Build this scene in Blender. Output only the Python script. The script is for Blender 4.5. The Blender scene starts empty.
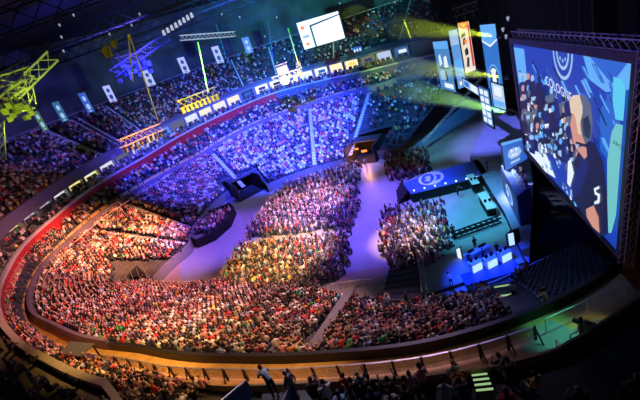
import bpy, math, random
import numpy as np
from mathutils import Vector, Matrix
random.seed(7); rng = np.random.default_rng(7)
scn = bpy.context.scene
col = scn.collection
pi = math.pi

# ------------------------------------------------------------------ camera
H = 28.0; PITCH = 23.0; ROLL = 19.0; F = 410.0
p_, r_ = math.radians(PITCH), math.radians(ROLL)
FW = np.array([0, math.cos(p_), -math.sin(p_)]); RT = np.array([1., 0, 0]); UPV = np.cross(RT, FW)
EX = RT*math.cos(r_) - UPV*math.sin(r_); EU = RT*math.sin(r_) + UPV*math.cos(r_)
EYE = np.array([0., 0., H])
cd = bpy.data.cameras.new('camera'); cam = bpy.data.objects.new('camera', cd); col.objects.link(cam)
cd.sensor_fit = 'HORIZONTAL'; cd.sensor_width = 36; cd.lens = F*36/640; cd.clip_end = 600; cd.clip_start = 0.1
M = Matrix(((EX[0], EU[0], -FW[0], 0), (EX[1], EU[1], -FW[1], 0), (EX[2], EU[2], -FW[2], H), (0, 0, 0, 1)))
cam.matrix_world = M
scn.camera = cam

def ray(x, y):
    d = FW*F + EX*(x-320) - EU*(y-200)
    return d/np.linalg.norm(d)
def at(x, y, z):                       # the point of the plan at height z under a line of sight
    d = ray(x, y); return EYE + d*((z-H)/d[2])
def atd(x, y, dist):                   # ... at a horizontal distance
    d = ray(x, y); return EYE + d*(dist/math.hypot(d[0], d[1]))
def proj(p):
    v = np.asarray(p, float)-EYE; w = v@FW
    return 320+F*(v@EX)/w, 200-F*(v@EU)/w
def on_plane(x, y, p0, n):
    d = ray(x, y); return EYE + d*(np.dot(np.asarray(p0)-EYE, n)/np.dot(d, n))

# ------------------------------------------------------------------ materials
MATS = {}
def new_mat(name):
    m = bpy.data.materials.new(name); m.use_nodes = True
    return m, m.node_tree, m.node_tree.nodes['Principled BSDF']
def mat(name, c, rough=0.6, metal=0.0, noise=0.12, scale=3.0, spec=0.4, alpha=1.0):
    if name in MATS: return MATS[name]
    m, nt, b = new_mat(name)
    b.inputs['Roughness'].default_value = rough; b.inputs['Metallic'].default_value = metal
    b.inputs['Specular IOR Level'].default_value = spec
    tc = nt.nodes.new('ShaderNodeTexCoord'); nz = nt.nodes.new('ShaderNodeTexNoise')
    nz.inputs['Scale'].default_value = scale; nz.inputs['Detail'].default_value = 3
    nt.links.new(tc.outputs['Object'], nz.inputs['Vector'])
    r = nt.nodes.new('ShaderNodeValToRGB'); e = r.color_ramp.elements
    e[0].position = .3; e[1].position = .7
    e[0].color = [max(0, v*(1-noise)) for v in c]+[1]; e[1].color = [min(1, v*(1+noise)) for v in c]+[1]
    nt.links.new(nz.outputs['Fac'], r.inputs['Fac']); nt.links.new(r.outputs['Color'], b.inputs['Base Color'])
    if alpha < 1: b.inputs['Alpha'].default_value = alpha
    MATS[name] = m; return m
def emis(name, c, s=1.0):
    if name in MATS: return MATS[name]
    m, nt, b = new_mat(name)
    b.inputs['Base Color'].default_value = (.02, .02, .02, 1)
    b.inputs['Emission Color'].default_value = (*c, 1); b.inputs['Emission Strength'].default_value = s
    MATS[name] = m; return m
def objcol_mat(name, rough=.8):
    m, nt, b = new_mat(name); oi = nt.nodes.new('ShaderNodeObjectInfo')
    nt.links.new(oi.outputs['Color'], b.inputs['Base Color']); b.inputs['Roughness'].default_value = rough
    MATS[name] = m; return m
def attr_mat(name):
    m, nt, b = new_mat(name); a = nt.nodes.new('ShaderNodeAttribute'); a.attribute_name = 'Col'
    nt.links.new(a.outputs['Color'], b.inputs['Base Color']); b.inputs['Roughness'].default_value = .8
    MATS[name] = m; return m
concrete = mat('concrete', (.16, .16, .17), .85, noise=.3, scale=.6)
seatgrey = mat('terrace', (.07, .07, .08), .8, noise=.3, scale=.8)
black = mat('black_fabric', (.008, .008, .01), .9)
drape = mat('drape', (.004, .004, .006), .95)
darkmetal = mat('dark_metal', (.03, .03, .035), .5, .6)
steel = mat('steel', (.45, .45, .47), .4, .7)
alu = mat('aluminium', (.7, .7, .72), .45, .3)
redm = mat('red_band', (.42, .02, .03), .6)
purple = mat('parapet_lilac', (.13, .11, .17), .6)
tan = mat('walkway_tan', (.62, .38, .15), .7, noise=.2, scale=1.2)
pale = mat('pale_stairs', (.62, .62, .64), .7)
white = mat('white_paint', (.8, .8, .8), .5)
navy = mat('navy_cover', (.02, .03, .08), .6)
glassy = mat('glass_panel', (.5, .42, .3), .15, alpha=.45)

# ------------------------------------------------------------------ mesh helpers
class MB:
    def __init__(s): s.v = []; s.f = []; s.m = []
    def poly(s, pts, m=0):
        n = len(s.v); s.v += [tuple(map(float, p)) for p in pts]; s.f.append(tuple(range(n, n+len(pts)))); s.m.append(m)
    def box(s, c, size, rz=0, m=0, ax=None):
        cx, cy, cz = c; sx, sy, sz = [q/2 for q in size]; n = len(s.v)
        ca, sa = math.cos(rz), math.sin(rz)
        for dz in (-sz, sz):
            for dx, dy in ((-sx, -sy), (sx, -sy), (sx, sy), (-sx, sy)):
                s.v.append((cx+dx*ca-dy*sa, cy+dx*sa+dy*ca, cz+dz))
        for f in ((3, 2, 1, 0), (4, 5, 6, 7), (0, 1, 5, 4), (1, 2, 6, 5), (2, 3, 7, 6), (3, 0, 4, 7)):
            s.f.append(tuple(n+i for i in f)); s.m.append(m)
        return s
    def prism(s, pts, z0, z1, m=0):                 # plan outline, extruded
        n = len(s.v); k = len(pts)
        for z in (z0, z1): s.v += [(float(p[0]), float(p[1]), float(z)) for p in pts]
        s.f.append(tuple(range(n+k-1, n-1, -1))); s.m.append(m)
        s.f.append(tuple(range(n+k, n+2*k))); s.m.append(m)
        for i in range(k):
            j = (i+1) % k; s.f.append((n+i, n+j, n+k+j, n+k+i)); s.m.append(m)
        return s
    def bar(s, a, b, r=.05, k=4, m=0, r2=None):
        a = Vector(a); b = Vector(b); d = (b-a)
        if d.length < 1e-5: return s
        d.normalize(); u = d.cross(Vector((0, 0, 1)))
        if u.length < .05: u = d.cross(Vector((1, 0, 0)))
        u.normalize(); w = d.cross(u); n = len(s.v); r2 = r if r2 is None else r2
        for q, rr in ((a, r), (b, r2)):
            for i in range(k):
                t = 2*pi*(i+.5)/k; s.v.append(tuple(q+(u*math.cos(t)+w*math.sin(t))*rr))
        for i in range(k):
            j = (i+1) % k; s.f.append((n+i, n+j, n+k+j, n+k+i)); s.m.append(m)
        s.f.append(tuple(range(n+k-1, n-1, -1))); s.m.append(m); s.f.append(tuple(range(n+k, n+2*k))); s.m.append(m)
        return s
    def truss(s, a, b, w=.45, bay=.6, r=.035, m=0):
        a = Vector(a); b = Vector(b); d = b-a; L = d.length; d.normalize()
        u = d.cross(Vector((0, 0, 1)))
        if u.length < .05: u = Vector((1, 0, 0))
        u.normalize(); v = d.cross(u)
        cs = [(u*x+v*y)*w/2 for x, y in ((-1, -1), (1, -1), (1, 1), (-1, 1))]
        for c in cs: s.bar(a+c, b+c, r, m=m)
        n = max(1, int(L/bay))
        for i in range(n):
            p = a+d*(L*i/n); q = a+d*(L*(i+1)/n)
            for j in range(4):
                s.bar(p+cs[j], q+cs[(j+1) % 4], r*.6, 3, m)
        return s
    def sphere(s, c, r, k=8, m=0, sc=(1, 1, 1)):
        n = len(s.v); h = max(3, k//2)
        s.v.append((c[0], c[1], c[2]-r*sc[2]))
        for i in range(1, h):
            ph = -pi/2+pi*i/h
            for j in range(k):
                t = 2*pi*j/k; s.v.append((c[0]+r*sc[0]*math.cos(ph)*math.cos(t), c[1]+r*sc[1]*math.cos(ph)*math.sin(t), c[2]+r*sc[2]*math.sin(ph)))
        s.v.append((c[0], c[1], c[2]+r*sc[2])); e = len(s.v)-1
        for j in range(k):
            j2 = (j+1) % k
            s.f.append((n, n+1+j2, n+1+j)); s.m.append(m)
            for i in range(h-2):
                a = n+1+i*k; s.f.append((a+j, a+j2, a+k+j2, a+k+j)); s.m.append(m)
            a = n+1+(h-2)*k; s.f.append((a+j, a+j2, e)); s.m.append(m)
        return s
    def build(s, name, mats, parent=None, loc=None, smooth=False):
        me = bpy.data.meshes.new(name); me.from_pydata(s.v, [], s.f)
        if not isinstance(mats, (list, tuple)): mats = [mats]
        for q in mats: me.materials.append(q)
        me.polygons.foreach_set('material_index', s.m)
        if smooth: me.polygons.foreach_set('use_smooth', [True]*len(s.f))
        me.update()
        o = bpy.data.objects.new(name, me); col.objects.link(o)
        if parent is not None: o.parent = parent
        if loc is not None: o.location = loc
        return o
def tag(o, label, cat, group=None, kind=None):
    if label: o['label'] = label
    if cat: o['category'] = cat
    if group: o['group'] = group
    if kind: o['kind'] = kind
    return o
def empty(name, loc, label, cat, group=None, rz=0):
    o = bpy.data.objects.new(name, None); col.objects.link(o); o.location = loc; o.rotation_euler = (0, 0, rz)
    o.empty_display_size = .2
    return tag(o, label, cat, group)
def structure(o, label=None): return tag(o, label, None, None, 'structure')

# ------------------------------------------------------------------ the bowl in plan: polar curves about CEN
CEN = np.array([-2., 58.])
def polar(pts, z, tail=()):
    q = [at(x, y, z)[:2] for x, y in pts]+[np.array(t, float) for t in tail]
    th = [math.degrees(math.atan2(a[1]-CEN[1], a[0]-CEN[0])) % 360 for a in q]
    rr = [math.hypot(*(a-CEN)) for a in q]
    th = [t+360 if t < 20 else t for t in th]
    o = np.argsort(th); th = np.array(th)[o]; rr = np.array(rr)[o]
    g = np.arange(20, 340, 1.0); v = np.interp(g, th, rr)
    k = np.hanning(13); k /= k.sum(); vp = np.concatenate([np.full(6, v[0]), v, np.full(6, v[-1])])
    v = np.convolve(vp, k, 'valid')
    return lambda t: np.interp(t, g, v)
def pt(t, r, z):
    a = math.radians(t); return (CEN[0]+r*math.cos(a), CEN[1]+r*math.sin(a), z)
def theta(p): return math.degrees(math.atan2(p[1]-CEN[1], p[0]-CEN[0])) % 360
ZF, ZT, ZR, ZL, ZU, ZTOP = 1.5, 8.5, 10.5, 12.5, 15.7, 24.2
rF = polar([(450,140),(410,148),(335,163),(262,188),(230,190),(190,245),(150,281),(225,283),(300,287),(385,300),(425,305),(480,290),(540,262),(600,235)], ZF, [(30, 34)])
rT = polar([(420,75),(380,88),(300,110),(250,130),(200,160),(150,187),(105,216),(69,247),(45,270),(32,300),(34,318),(60,332),(140,352),(240,363),(330,361),(430,352),(530,322),(600,288)], ZT)
rR = polar([(410,65),(360,77),(270,98),(210,125),(150,160),(100,190),(60,222),(30,250),(15,275),(8,290),(6,312),(22,342),(60,369),(110,392),(150,402)], ZR+.8, [(-6, 14), (6, 10), (20, 11)])
rU0 = polar([(420,38),(330,62),(260,82),(200,107),(120,148),(80,172),(50,195),(0,232)], ZU+.3, [(-44, 42)])
rTop0 = polar([(400,14),(280,42),(200,70),(150,88),(95,110),(27,139),(0,150)], ZTOP)
rU = lambda t: np.maximum(rR(t)+1.2, rU0(t))
rTop = lambda t: rU(t)+22.0
T0, T1 = 38.0, 308.0                 # lower bowl
U0, U1 = 38.0, 212.0                 # upper bowl
def ths(a, b, st=1.5):
    n = max(2, int(abs(b-a)/st)+1); return np.linspace(a, b, n)

def strip(mb, T, A, B, m=0):         # quad strip between two profiles A(t), B(t)->(r,z)
    pa = [pt(t, *A(t)) for t in T]; pb = [pt(t, *B(t)) for t in T]
    n = len(mb.v)
    for a, b in zip(pa, pb): mb.v += [a, b]
    for i in range(len(T)-1):
        mb.f.append((n+2*i, n+2*i+2, n+2*i+3, n+2*i+1)); mb.m.append(m)
def wall_band(mb, T, rin, thick, z0, z1, m=0):     # curved wall with thickness
    f = lambda r, z: (lambda t: (r(t) if callable(r) else r, z(t) if callable(z) else z))
    ro = lambda t: rin(t)+thick
    strip(mb, T, f(rin, z0), f(rin, z1), m); strip(mb, T, f(rin, z1), f(ro, z1), m); strip(mb, T, f(ro, z1), f(ro, z0), m)
    for t in (T[0], T[-1]):
        a_, b_ = [q(t) if callable(q) else q for q in (z0, z1)]
        mb.poly([pt(t, rin(t), a_), pt(t, ro(t), a_), pt(t, ro(t), b_), pt(t, rin(t), b_)], m)

class Tier:
    def __init__(s, ra, rb, za, zb, n): s.ra, s.rb, s.za, s.zb, s.n = ra, rb, za, zb, n
    def r(s, t, i): return s.ra(t)+(s.rb(t)-s.ra(t))*i/s.n
    def z(s, i, t=None):
        za = s.za(t) if callable(s.za) else s.za; zb = s.zb(t) if callable(s.zb) else s.zb
        return za+(zb-za)*i/s.n
    def terrace(s, mb, T):
        for i in range(s.n):
            if i: strip(mb, T, lambda t: (s.r(t, i), s.z(i-1, t)), lambda t: (s.r(t, i), s.z(i, t)))
            strip(mb, T, lambda t: (s.r(t, i), s.z(i, t)), lambda t: (s.r(t, i+1), s.z(i, t)))
lower = Tier(rF, lambda t: rT(t)-.6, ZF, ZT-.3, 25)
def img_theta(x, y, z): return theta(at(x, y, z))
MIDP = [(60, 347, 9.0), (100, 362, 9.0), (150, 377, 9.2), (205, 389, 10.4), (262, 392, 13), (330, 389, 13.4), (420, 385, 13.4), (500, 374, 13.2), (560, 358, 13)]
_mt = sorted((img_theta(*q), math.hypot(*(at(*q)[:2]-CEN)), q[2]) for q in MIDP)
_mg = np.array([q[0] for q in _mt]); _mr = np.array([q[1] for q in _mt]); _mz = np.array([q[2] for q in _mt])
mid_far = lambda t: rT(t)+np.minimum(2.9, .45*(rR_(t)-rT(t)))
mid_a = lambda t: np.where(np.asarray(t) < _mg[0], mid_far(t), np.interp(t, _mg, _mr))
mid_z = lambda t: np.interp(t, np.r_[_mg[0]-8, _mg], np.r_[ZT+.5, _mz])
rR_ = rR
mid_b = lambda t: np.maximum(rR_(t)-.3, mid_a(t)+4.2*np.interp(t, [_mg[1], _mg[3]], [0, 1]))
mid = Tier(mid_a, mid_b, mid_z, lambda t: mid_z(t)+1.5+.5*(mid_z(t)-9)/4, 5)
rR = lambda t: np.maximum(rR_(t), mid_a(t)+4.5*np.interp(t, [_mg[1], _mg[3]], [0, 1]))
upper = Tier(lambda t: rU(t)+1.0, rTop, ZU-.4, ZTOP, 23)
balc = Tier(lambda t: rR(t)+.4, lambda t: rR(t)+3.4, ZL-.5, ZL+.6, 3)

g = empty('grandstand', (CEN[0], CEN[1], 0), 'lower tier of stepped seating wrapping the arena floor in an oval', 'grandstand')
def part(mb, name, m, parent, **k):
    o = mb.build(name, m, None, **k); o.parent = parent
    o.matrix_parent_inverse = Matrix.Translation(-Vector(parent.location)); return o
tunnels = [(at(236, 187, 0), 3.0), (at(371, 153, 0), 3.2)]
TH = sorted((theta(c)-math.degrees((w_-.2)/float(rF(theta(c)))), theta(c)+math.degrees((w_-.2)/float(rF(theta(c))))) for c, w_ in tunnels)
gaps = [(T0, TH[0][0]), (TH[0][1], TH[1][0]), (TH[1][1], T1)]       # the tiers stop either side of the two tunnels
ho = Tier(lower.ra, lambda t: lower.r(t, 8), lower.za, lower.z(8), 8); up_ = Tier(lambda t: lower.r(t, 8), lower.rb, lower.z(8), lower.zb, 17)
mb = MB()
for a_, b_ in gaps: ho.terrace(mb, ths(a_, b_))
up_.terrace(mb, ths(T0, T1)); strip(mb, ths(T0, T1), lambda t: (lower.r(t, 8), lower.z(7)), lambda t: (lower.r(t, 8), lower.z(8))); part(mb, 'terrace', seatgrey, g)
mb = MB()
for a_, b_ in gaps: wall_band(mb, ths(a_, b_), lambda t: rF(t)-.15, .15, 0, ZF+.3)
part(mb, 'front_wall', mat('front_wall', (.22, .22, .25), .6), g)
mb = MB(); wall_band(mb, ths(T0, 236), lambda t: rT(t)-.3, .3, ZT-1.2, ZT+1.1); part(mb, 'parapet', purple, g)
mb = MB(); wall_band(mb, ths(236, T1), lambda t: rT(t)-.3, .3, ZT-1.2, ZT+.75); part(mb, 'back_wall', darkmetal, g)
g = empty('walkway', (CEN[0], CEN[1], 0), 'tan concourse walkway running behind the lower tier of seats', 'walkway')
mb = MB(); strip(mb, ths(T0, T1), lambda t: (rT(t), ZT), lambda t: (mid_a(t), ZT)); part(mb, 'walkway_floor', tan, g)
g = empty('grandstand', (CEN[0], CEN[1], 0), 'narrow middle tier of seats between the lilac parapet and the red band', 'grandstand')
mb = MB(); mid.terrace(mb, ths(T0, T1)); part(mb, 'terrace', seatgrey, g)
mb = MB(); wall_band(mb, ths(T0, T1), lambda t: mid_a(t)-.1, .12, ZT-.1, lambda t: mid_z(t)+.5); part(mb, 'front_wall', mat('tan_wall', (.5, .33, .15), .7), g)
g = empty('red_band', (CEN[0], CEN[1], 0), 'long curved red wall band under the hospitality boxes', 'wall band')
tr_ = img_theta(277, 97, 11)
mb = MB(); wall_band(mb, ths(tr_, 236), rR, .35, ZR-.4, ZL-.25); part(mb, 'red_panel', redm, g)
mb = MB(); wall_band(mb, ths(T0, tr_), rR, .35, ZR-.4, ZL-.25); part(mb, 'blue_panel', mat('blue_panel', (.08, .10, .18), .6), g)
mb = MB(); wall_band(mb, ths(T0, T1), lambda t: rR(t)-.08, .5, ZL-.25, ZL+.1); part(mb, 'ledge', mat('ledge', (.5, .45, .5), .5), g)
mb = MB(); wall_band(mb, ths(236, T1), rR, .35, ZR-.4, ZL-.25); part(mb, 'brown_panel', mat('brown_panel', (.3, .2, .1), .6), g)
g = empty('box_balcony', (CEN[0], CEN[1], 0), 'stepped balcony in front of the lit hospitality boxes', 'balcony')
mb = MB(); balc.terrace(mb, ths(T0, 262)); part(mb, 'balcony_steps', concrete, g)
mb = MB(); wall_band(mb, ths(T0, U1), lambda t: rR(t)+3.6, .2, ZL-1, ZU+.2); part(mb, 'rear_wall', mat('box_wall', (.2, .2, .22)), g)
g = empty('grandstand', (CEN[0], CEN[1], 0), 'upper tier of stepped seating behind the long lilac parapet', 'grandstand')
mb = MB(); upper.terrace(mb, ths(U0, U1)); part(mb, 'terrace', seatgrey, g)
mb = MB(); wall_band(mb, ths(U0, U1), rU, .5, ZU-1.0, ZU+.9); part(mb, 'parapet', purple, g)
mb = MB(); wall_band(mb, ths(U0, U1), lambda t: rTop(t), .1, ZTOP+.9, ZTOP+1.0); part(mb, 'top_rail', alu, g)
for t in ths(U0, U1, 4): mb.bar(pt(t, rTop(t), ZTOP), pt(t, rTop(t), ZTOP+1), .04)
# back wall, roof, floor
mb = MB(); strip(mb, ths(T0-12, 260, 3), lambda t: (rTop(t)+7, ZU), lambda t: (rTop(t)+7, 44)); structure(mb.build('wall_far', mat('back_wall', (.10, .12, .11), .9, noise=.4, scale=.15)))
mb = MB(); strip(mb, ths(U0, U1, 3), lambda t: (rTop(t), ZTOP), lambda t: (rTop(t)+7, ZTOP)); structure(mb.build('floor_gallery', concrete))
mb = MB(); mb.poly([(-130, -20, 43), (130, -20, 43), (130, 210, 43), (-130, 210, 43)]); structure(mb.build('ceiling', mat('roof_dark', (.035, .035, .045), .9)))
mb = MB(); mb.poly([(-60, 5, 0), (60, 5, 0), (60, 125, 0), (-60, 125, 0)])
fl = mat('arena_floor', (.40, .38, .40), .33, noise=.12, scale=.25, spec=.5)
structure(mb.build('floor', fl))

# roof girders (real dark steel, some bright points are lamps)
for k, (y0, lab) in enumerate(((48, 'dark roof girder nearest the camera crossing the hall'), (74, 'dark roof girder over the middle of the floor'), (100, 'dark roof girder over the far stand'), (126, 'dark roof girder by the far back wall'))):
    mb = MB(); mb.truss((-70, y0+14, 38), (60, y0-8, 38), 2.4, 3.2, .12); tag(mb.build('roof_girder', darkmetal), lab, 'girder')

# ------------------------------------------------------------------ people
SHIRTS = [('black', (.012, .012, .016)), ('white', (.75, .75, .75)), ('grey', (.22, .22, .23)), ('red', (.6, .03, .03)), ('maroon', (.25, .02, .05)),
          ('navy', (.02, .03, .12)), ('pink', (.75, .3, .35)), ('green', (.03, .42, .12)), ('orange', (.75, .25, .04)), ('pale blue', (.3, .45, .75)), ('yellow', (.8, .6, .08)), ('cream', (.7, .6, .45))]
SW = np.array([.34, .17, .12, .05, .07, .10, .08, .012, .015, .04, .013, .04]); SW /= SW.sum()
HAIRS = [('dark', (.015, .01, .008)), ('brown', (.07, .035, .015)), ('blond', (.5, .33, .13))]
HW = [.5, .36, .14]
skin_m = mat('skin', (.62, .36, .26), .55, noise=.05); shirt_m = objcol_mat('shirt'); trouser_m = mat('trousers', (.02, .025, .05), .85)
shoe_m = mat('shoes', (.05, .05, .05), .6); hair_m = objcol_mat('hair'); eye_m = mat('eye', (.03, .02, .02), .3)

def skin_body(joints, edges, cloth, root=0):
    """joints: name -> (xyz, radius); the skinned body with per-face material by nearest bone"""
    names = list(joints); idx = {n: i for i, n in enumerate(names)}
    me = bpy.data.meshes.new('tmp'); me.from_pydata([joints[n][0] for n in names], [(idx[a], idx[b]) for a, b in edges], [])
    o = bpy.data.objects.new('tmp', me); col.objects.link(o)
    sk = o.modifiers.new('s', 'SKIN'); ss = o.modifiers.new('u', 'SUBSURF'); ss.levels = 1; ss.render_levels = 1
    for i, n in enumerate(names):
        r = joints[n][1]; r = (r, r) if not isinstance(r, tuple) else r
        me.skin_vertices[0].data[i].radius = r
        me.skin_vertices[0].data[i].use_root = (i == root)
    dg = bpy.context.evaluated_depsgraph_get(); dg.update()
    r = bpy.data.meshes.new_from_object(o.evaluated_get(dg)); bpy.data.objects.remove(o)
    vs = [tuple(v.co) for v in r.vertices]; fs = [tuple(f.vertices) for f in r.polygons]
    segs = [(np.array(joints[a][0]), np.array(joints[b][0]), cloth(a, b)) for a, b in edges]
    ms = []
    for f in fs:
        c = np.mean([vs[i] for i in f], axis=0); best = (9, 0)
        for a, b, m in segs:
            t = np.clip(np.dot(c-a, b-a)/max(1e-9, np.dot(b-a, b-a)), 0, 1); d = np.linalg.norm(c-a-(b-a)*t)
            if d < best[0]: best = (d, m)
        ms.append(best[1])
    return vs, fs, ms
def cloth(a, b):       # 0 skin, 1 shirt, 2 trousers, 3 shoes
    n = {a.rstrip('LR'), b.rstrip('LR')}
    if n & {'toe'}: return 3
    if n & {'knee', 'ankle'} or n == {'pelvis', 'hip'}: return 2
    if n & {'wrist', 'palm'}: return 0
    if n & {'head', 'neck'}: return 0
    return 1
def figure(P, raise_head=0.0):
    """P: poses of the joints -> body mesh and hair mesh, facing +Y"""
    J = {'pelvis': (P['pelvis'], .13), 'waist': (P['waist'], (.145, .10)), 'chest': (P['chest'], (.17, .115)), 'neckb': (P['neckb'], (.10, .08)), 'neck': (P['neck'], .055)}
    E = [('pelvis', 'waist'), ('waist', 'chest'), ('chest', 'neckb'), ('neckb', 'neck')]
    for s in 'LR':
        J['hip'+s] = (P['hip'+s], .10); J['knee'+s] = (P['knee'+s], .065); J['ankle'+s] = (P['ankle'+s], .043); J['toe'+s] = (P['toe'+s], (.045, .03))
        J['shoulder'+s] = (P['shoulder'+s], .068); J['elbow'+s] = (P['elbow'+s], .045); J['wrist'+s] = (P['wrist'+s], .028); J['palm'+s] = (P['palm'+s], (.04, .02))
        E += [('pelvis', 'hip'+s), ('hip'+s, 'knee'+s), ('knee'+s, 'ankle'+s), ('ankle'+s, 'toe'+s), ('neckb', 'shoulder'+s), ('shoulder'+s, 'elbow'+s), ('elbow'+s, 'wrist'+s), ('wrist'+s, 'palm'+s)]
    vs, fs, ms = skin_body(J, E, cloth)
    mb = MB(); mb.v = list(vs); mb.f = list(fs); mb.m = list(ms)
    for s, sg in (('L', -1), ('R', 1)):            # five bent fingers on each hand
        w = Vector(P['wrist'+s]); q = Vector(P['palm'+s]); d = (q-w).normalized(); side = d.cross(Vector((0, .3, 1))).normalized(); bend = side.cross(d)
        for k, (o_, L) in enumerate(((-.03, .065), (-.01, .08), (.01, .075), (.03, .06))):
            a = q+side*o_+d*.01; b = a+d*L*.55-bend*.01; c = b+d*L*.4-bend*.03
            mb.bar(a, b, .010, 5, 0, .009); mb.bar(b, c, .009, 5, 0, .007)
        a = q-d*.03-side*.03*sg; b = a-side*.035*sg+d*.03; mb.bar(a, b, .012, 5, 0, .01); mb.bar(b, b+d*.03-bend*.01, .01, 5, 0, .008)
    h = Vector(P['head'])                          # head: skull, jaw, nose, ears, eyes, mouth
    mb.sphere(h, .1, 12, 0, (.78, .95, 1.15)); mb.sphere(h+Vector((0, .03, -.06)), .065, 10, 0, (.85, .9, .9))
    mb.bar(h+Vector((0, .09, .01)), h+Vector((0, .115, -.025)), .009, 4, 0, .016)
    for sg in (-1, 1):
        mb.sphere(h+Vector((.08*sg, 0, -.005)), .026, 6, 0, (.35, .7, 1)); mb.sphere(h+Vector((.032*sg, .088, .012)), .012, 6, 4)
    mb.box(h+Vector((0, .092, -.06)), (.045, .008, .01), m=4)
    hb = MB(); hb.sphere(h+Vector((0, -.018, .03)), .108, 12, 0, (.84, .96, 1.08))
    hb.sphere(h+Vector((0, -.06, -.035)), .07, 8, 0, (.95, .6, 1))
    hb.v = [v if not (v[1] > h.y+.055 and v[2] < h.z+.06) else (v[0], h.y+.055, v[2]) for v in hb.v]
    return mb, hb
def seated(arm=0, lean=0.0, twist=0.0):
    P = {'pelvis': (0, 0, .53), 'waist': (0, .0+lean*.3, .70), 'chest': (0, .01+lean*.7, .88), 'neckb': (twist*.2, .02+lean, 1.03), 'neck': (twist*.3, .04+lean*1.1, 1.12), 'head': (twist*.4, .06+lean*1.2, 1.25)}
    for s, g_ in (('L', -1), ('R', 1)):
        P['hip'+s] = (.1*g_, .06, .52); P['knee'+s] = (.14*g_, .47, .52); P['ankle'+s] = (.13*g_, .44, .1); P['toe'+s] = (.15*g_, .62, .05)
        P['shoulder'+s] = (.2*g_, .02+lean, .99)
        a = arm if not isinstance(arm, tuple) else arm[0 if g_ < 0 else 1]
        if a == 0: P['elbow'+s] = (.26*g_, .08+lean*.6, .72); P['wrist'+s] = (.14*g_, .30+lean*.5, .63); P['palm'+s] = (.10*g_, .38+lean*.5, .61)
        elif a == 1: P['elbow'+s] = (.27*g_, .22+lean, .86); P['wrist'+s] = (.10*g_, .33+lean, 1.0); P['palm'+s] = (.05*g_, .35+lean, 1.08)
        elif a == 2: P['elbow'+s] = (.30*g_, .10+lean, 1.18); P['wrist'+s] = (.26*g_, .12+lean, 1.42); P['palm'+s] = (.25*g_, .13+lean, 1.51)
    return figure(P)
def standing(kind=0):
    P = {'pelvis': (0, 0, .95), 'waist': (0, 0, 1.10), 'chest': (0, .01, 1.27), 'neckb': (0, .01, 1.44), 'neck': (0, .03, 1.52), 'head': (0, .05, 1.65)}
    if kind == 1:   # bent forward over something
        P.update({'waist': (0, .08, 1.08), 'chest': (0, .2, 1.2), 'neckb': (0, .32, 1.30), 'neck': (0, .39, 1.35), 'head': (0, .49, 1.42)})
    ly = P['neckb'][1]; lz = P['neckb'][2]
    for s, g_ in (('L', -1), ('R', 1)):
        st = .16*g_ if kind == 2 else 0.0
        P['hip'+s] = (.09*g_, 0, .90); P['knee'+s] = (.11*g_, .04+st*.7, .50); P['ankle'+s] = (.11*g_, st*1.2-.02, .09); P['toe'+s] = (.13*g_, st*1.2+.16, .04)
        P['shoulder'+s] = (.2*g_, ly, lz-.04)
        if kind == 1: P['elbow'+s] = (.25*g_, ly+.14, lz-.28); P['wrist'+s] = (.16*g_, ly+.36, lz-.24); P['palm'+s] = (.14*g_, ly+.44, lz-.22)
        else: P['elbow'+s] = (.27*g_, ly-.02-st*.4, lz-.32); P['wrist'+s] = (.25*g_, ly+.12-st, lz-.55); P['palm'+s] = (.24*g_, ly+.15-st, lz-.63)
    return figure(P)
PM = [skin_m, shirt_m, trouser_m, shoe_m, eye_m]
def bake(fig):
    a = fig[0].build('tmp_body', PM, smooth=True); b = fig[1].build('tmp_hair', hair_m, smooth=True)
    r = (a.data, b.data); bpy.data.objects.remove(a); bpy.data.objects.remove(b); return r
POSES = [bake(seated(0)), bake(seated((0, 1), .05, .1)), bake(seated(1, .15)), bake(seated((2, 2), .02)), bake(seated(0, .2, -.2)), bake(seated((1, 2), 0))]
POSE_W = [.36, .16, .16, .06, .2, .06]
STAND = [bake(standing(0)), bake(standing(1)), bake(standing(2))]
def person(meshes, loc, rz, shirt, hair, label, group=None, sc=1.0):
    o = bpy.data.objects.new('person', meshes[0]); col.objects.link(o)
    o.location = loc; o.rotation_euler = (0, 0, rz); o.scale = (sc,)*3; o.color = (*shirt, 1)
    h = bpy.data.objects.new('hair', meshes[1]); col.objects.link(h); h.parent = o; h.color = (*hair, 1)
    return tag(o, label, 'person', group)
def facing(v): return math.atan2(v[1], v[0])-pi/2      # rotation that turns +Y to v

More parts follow.
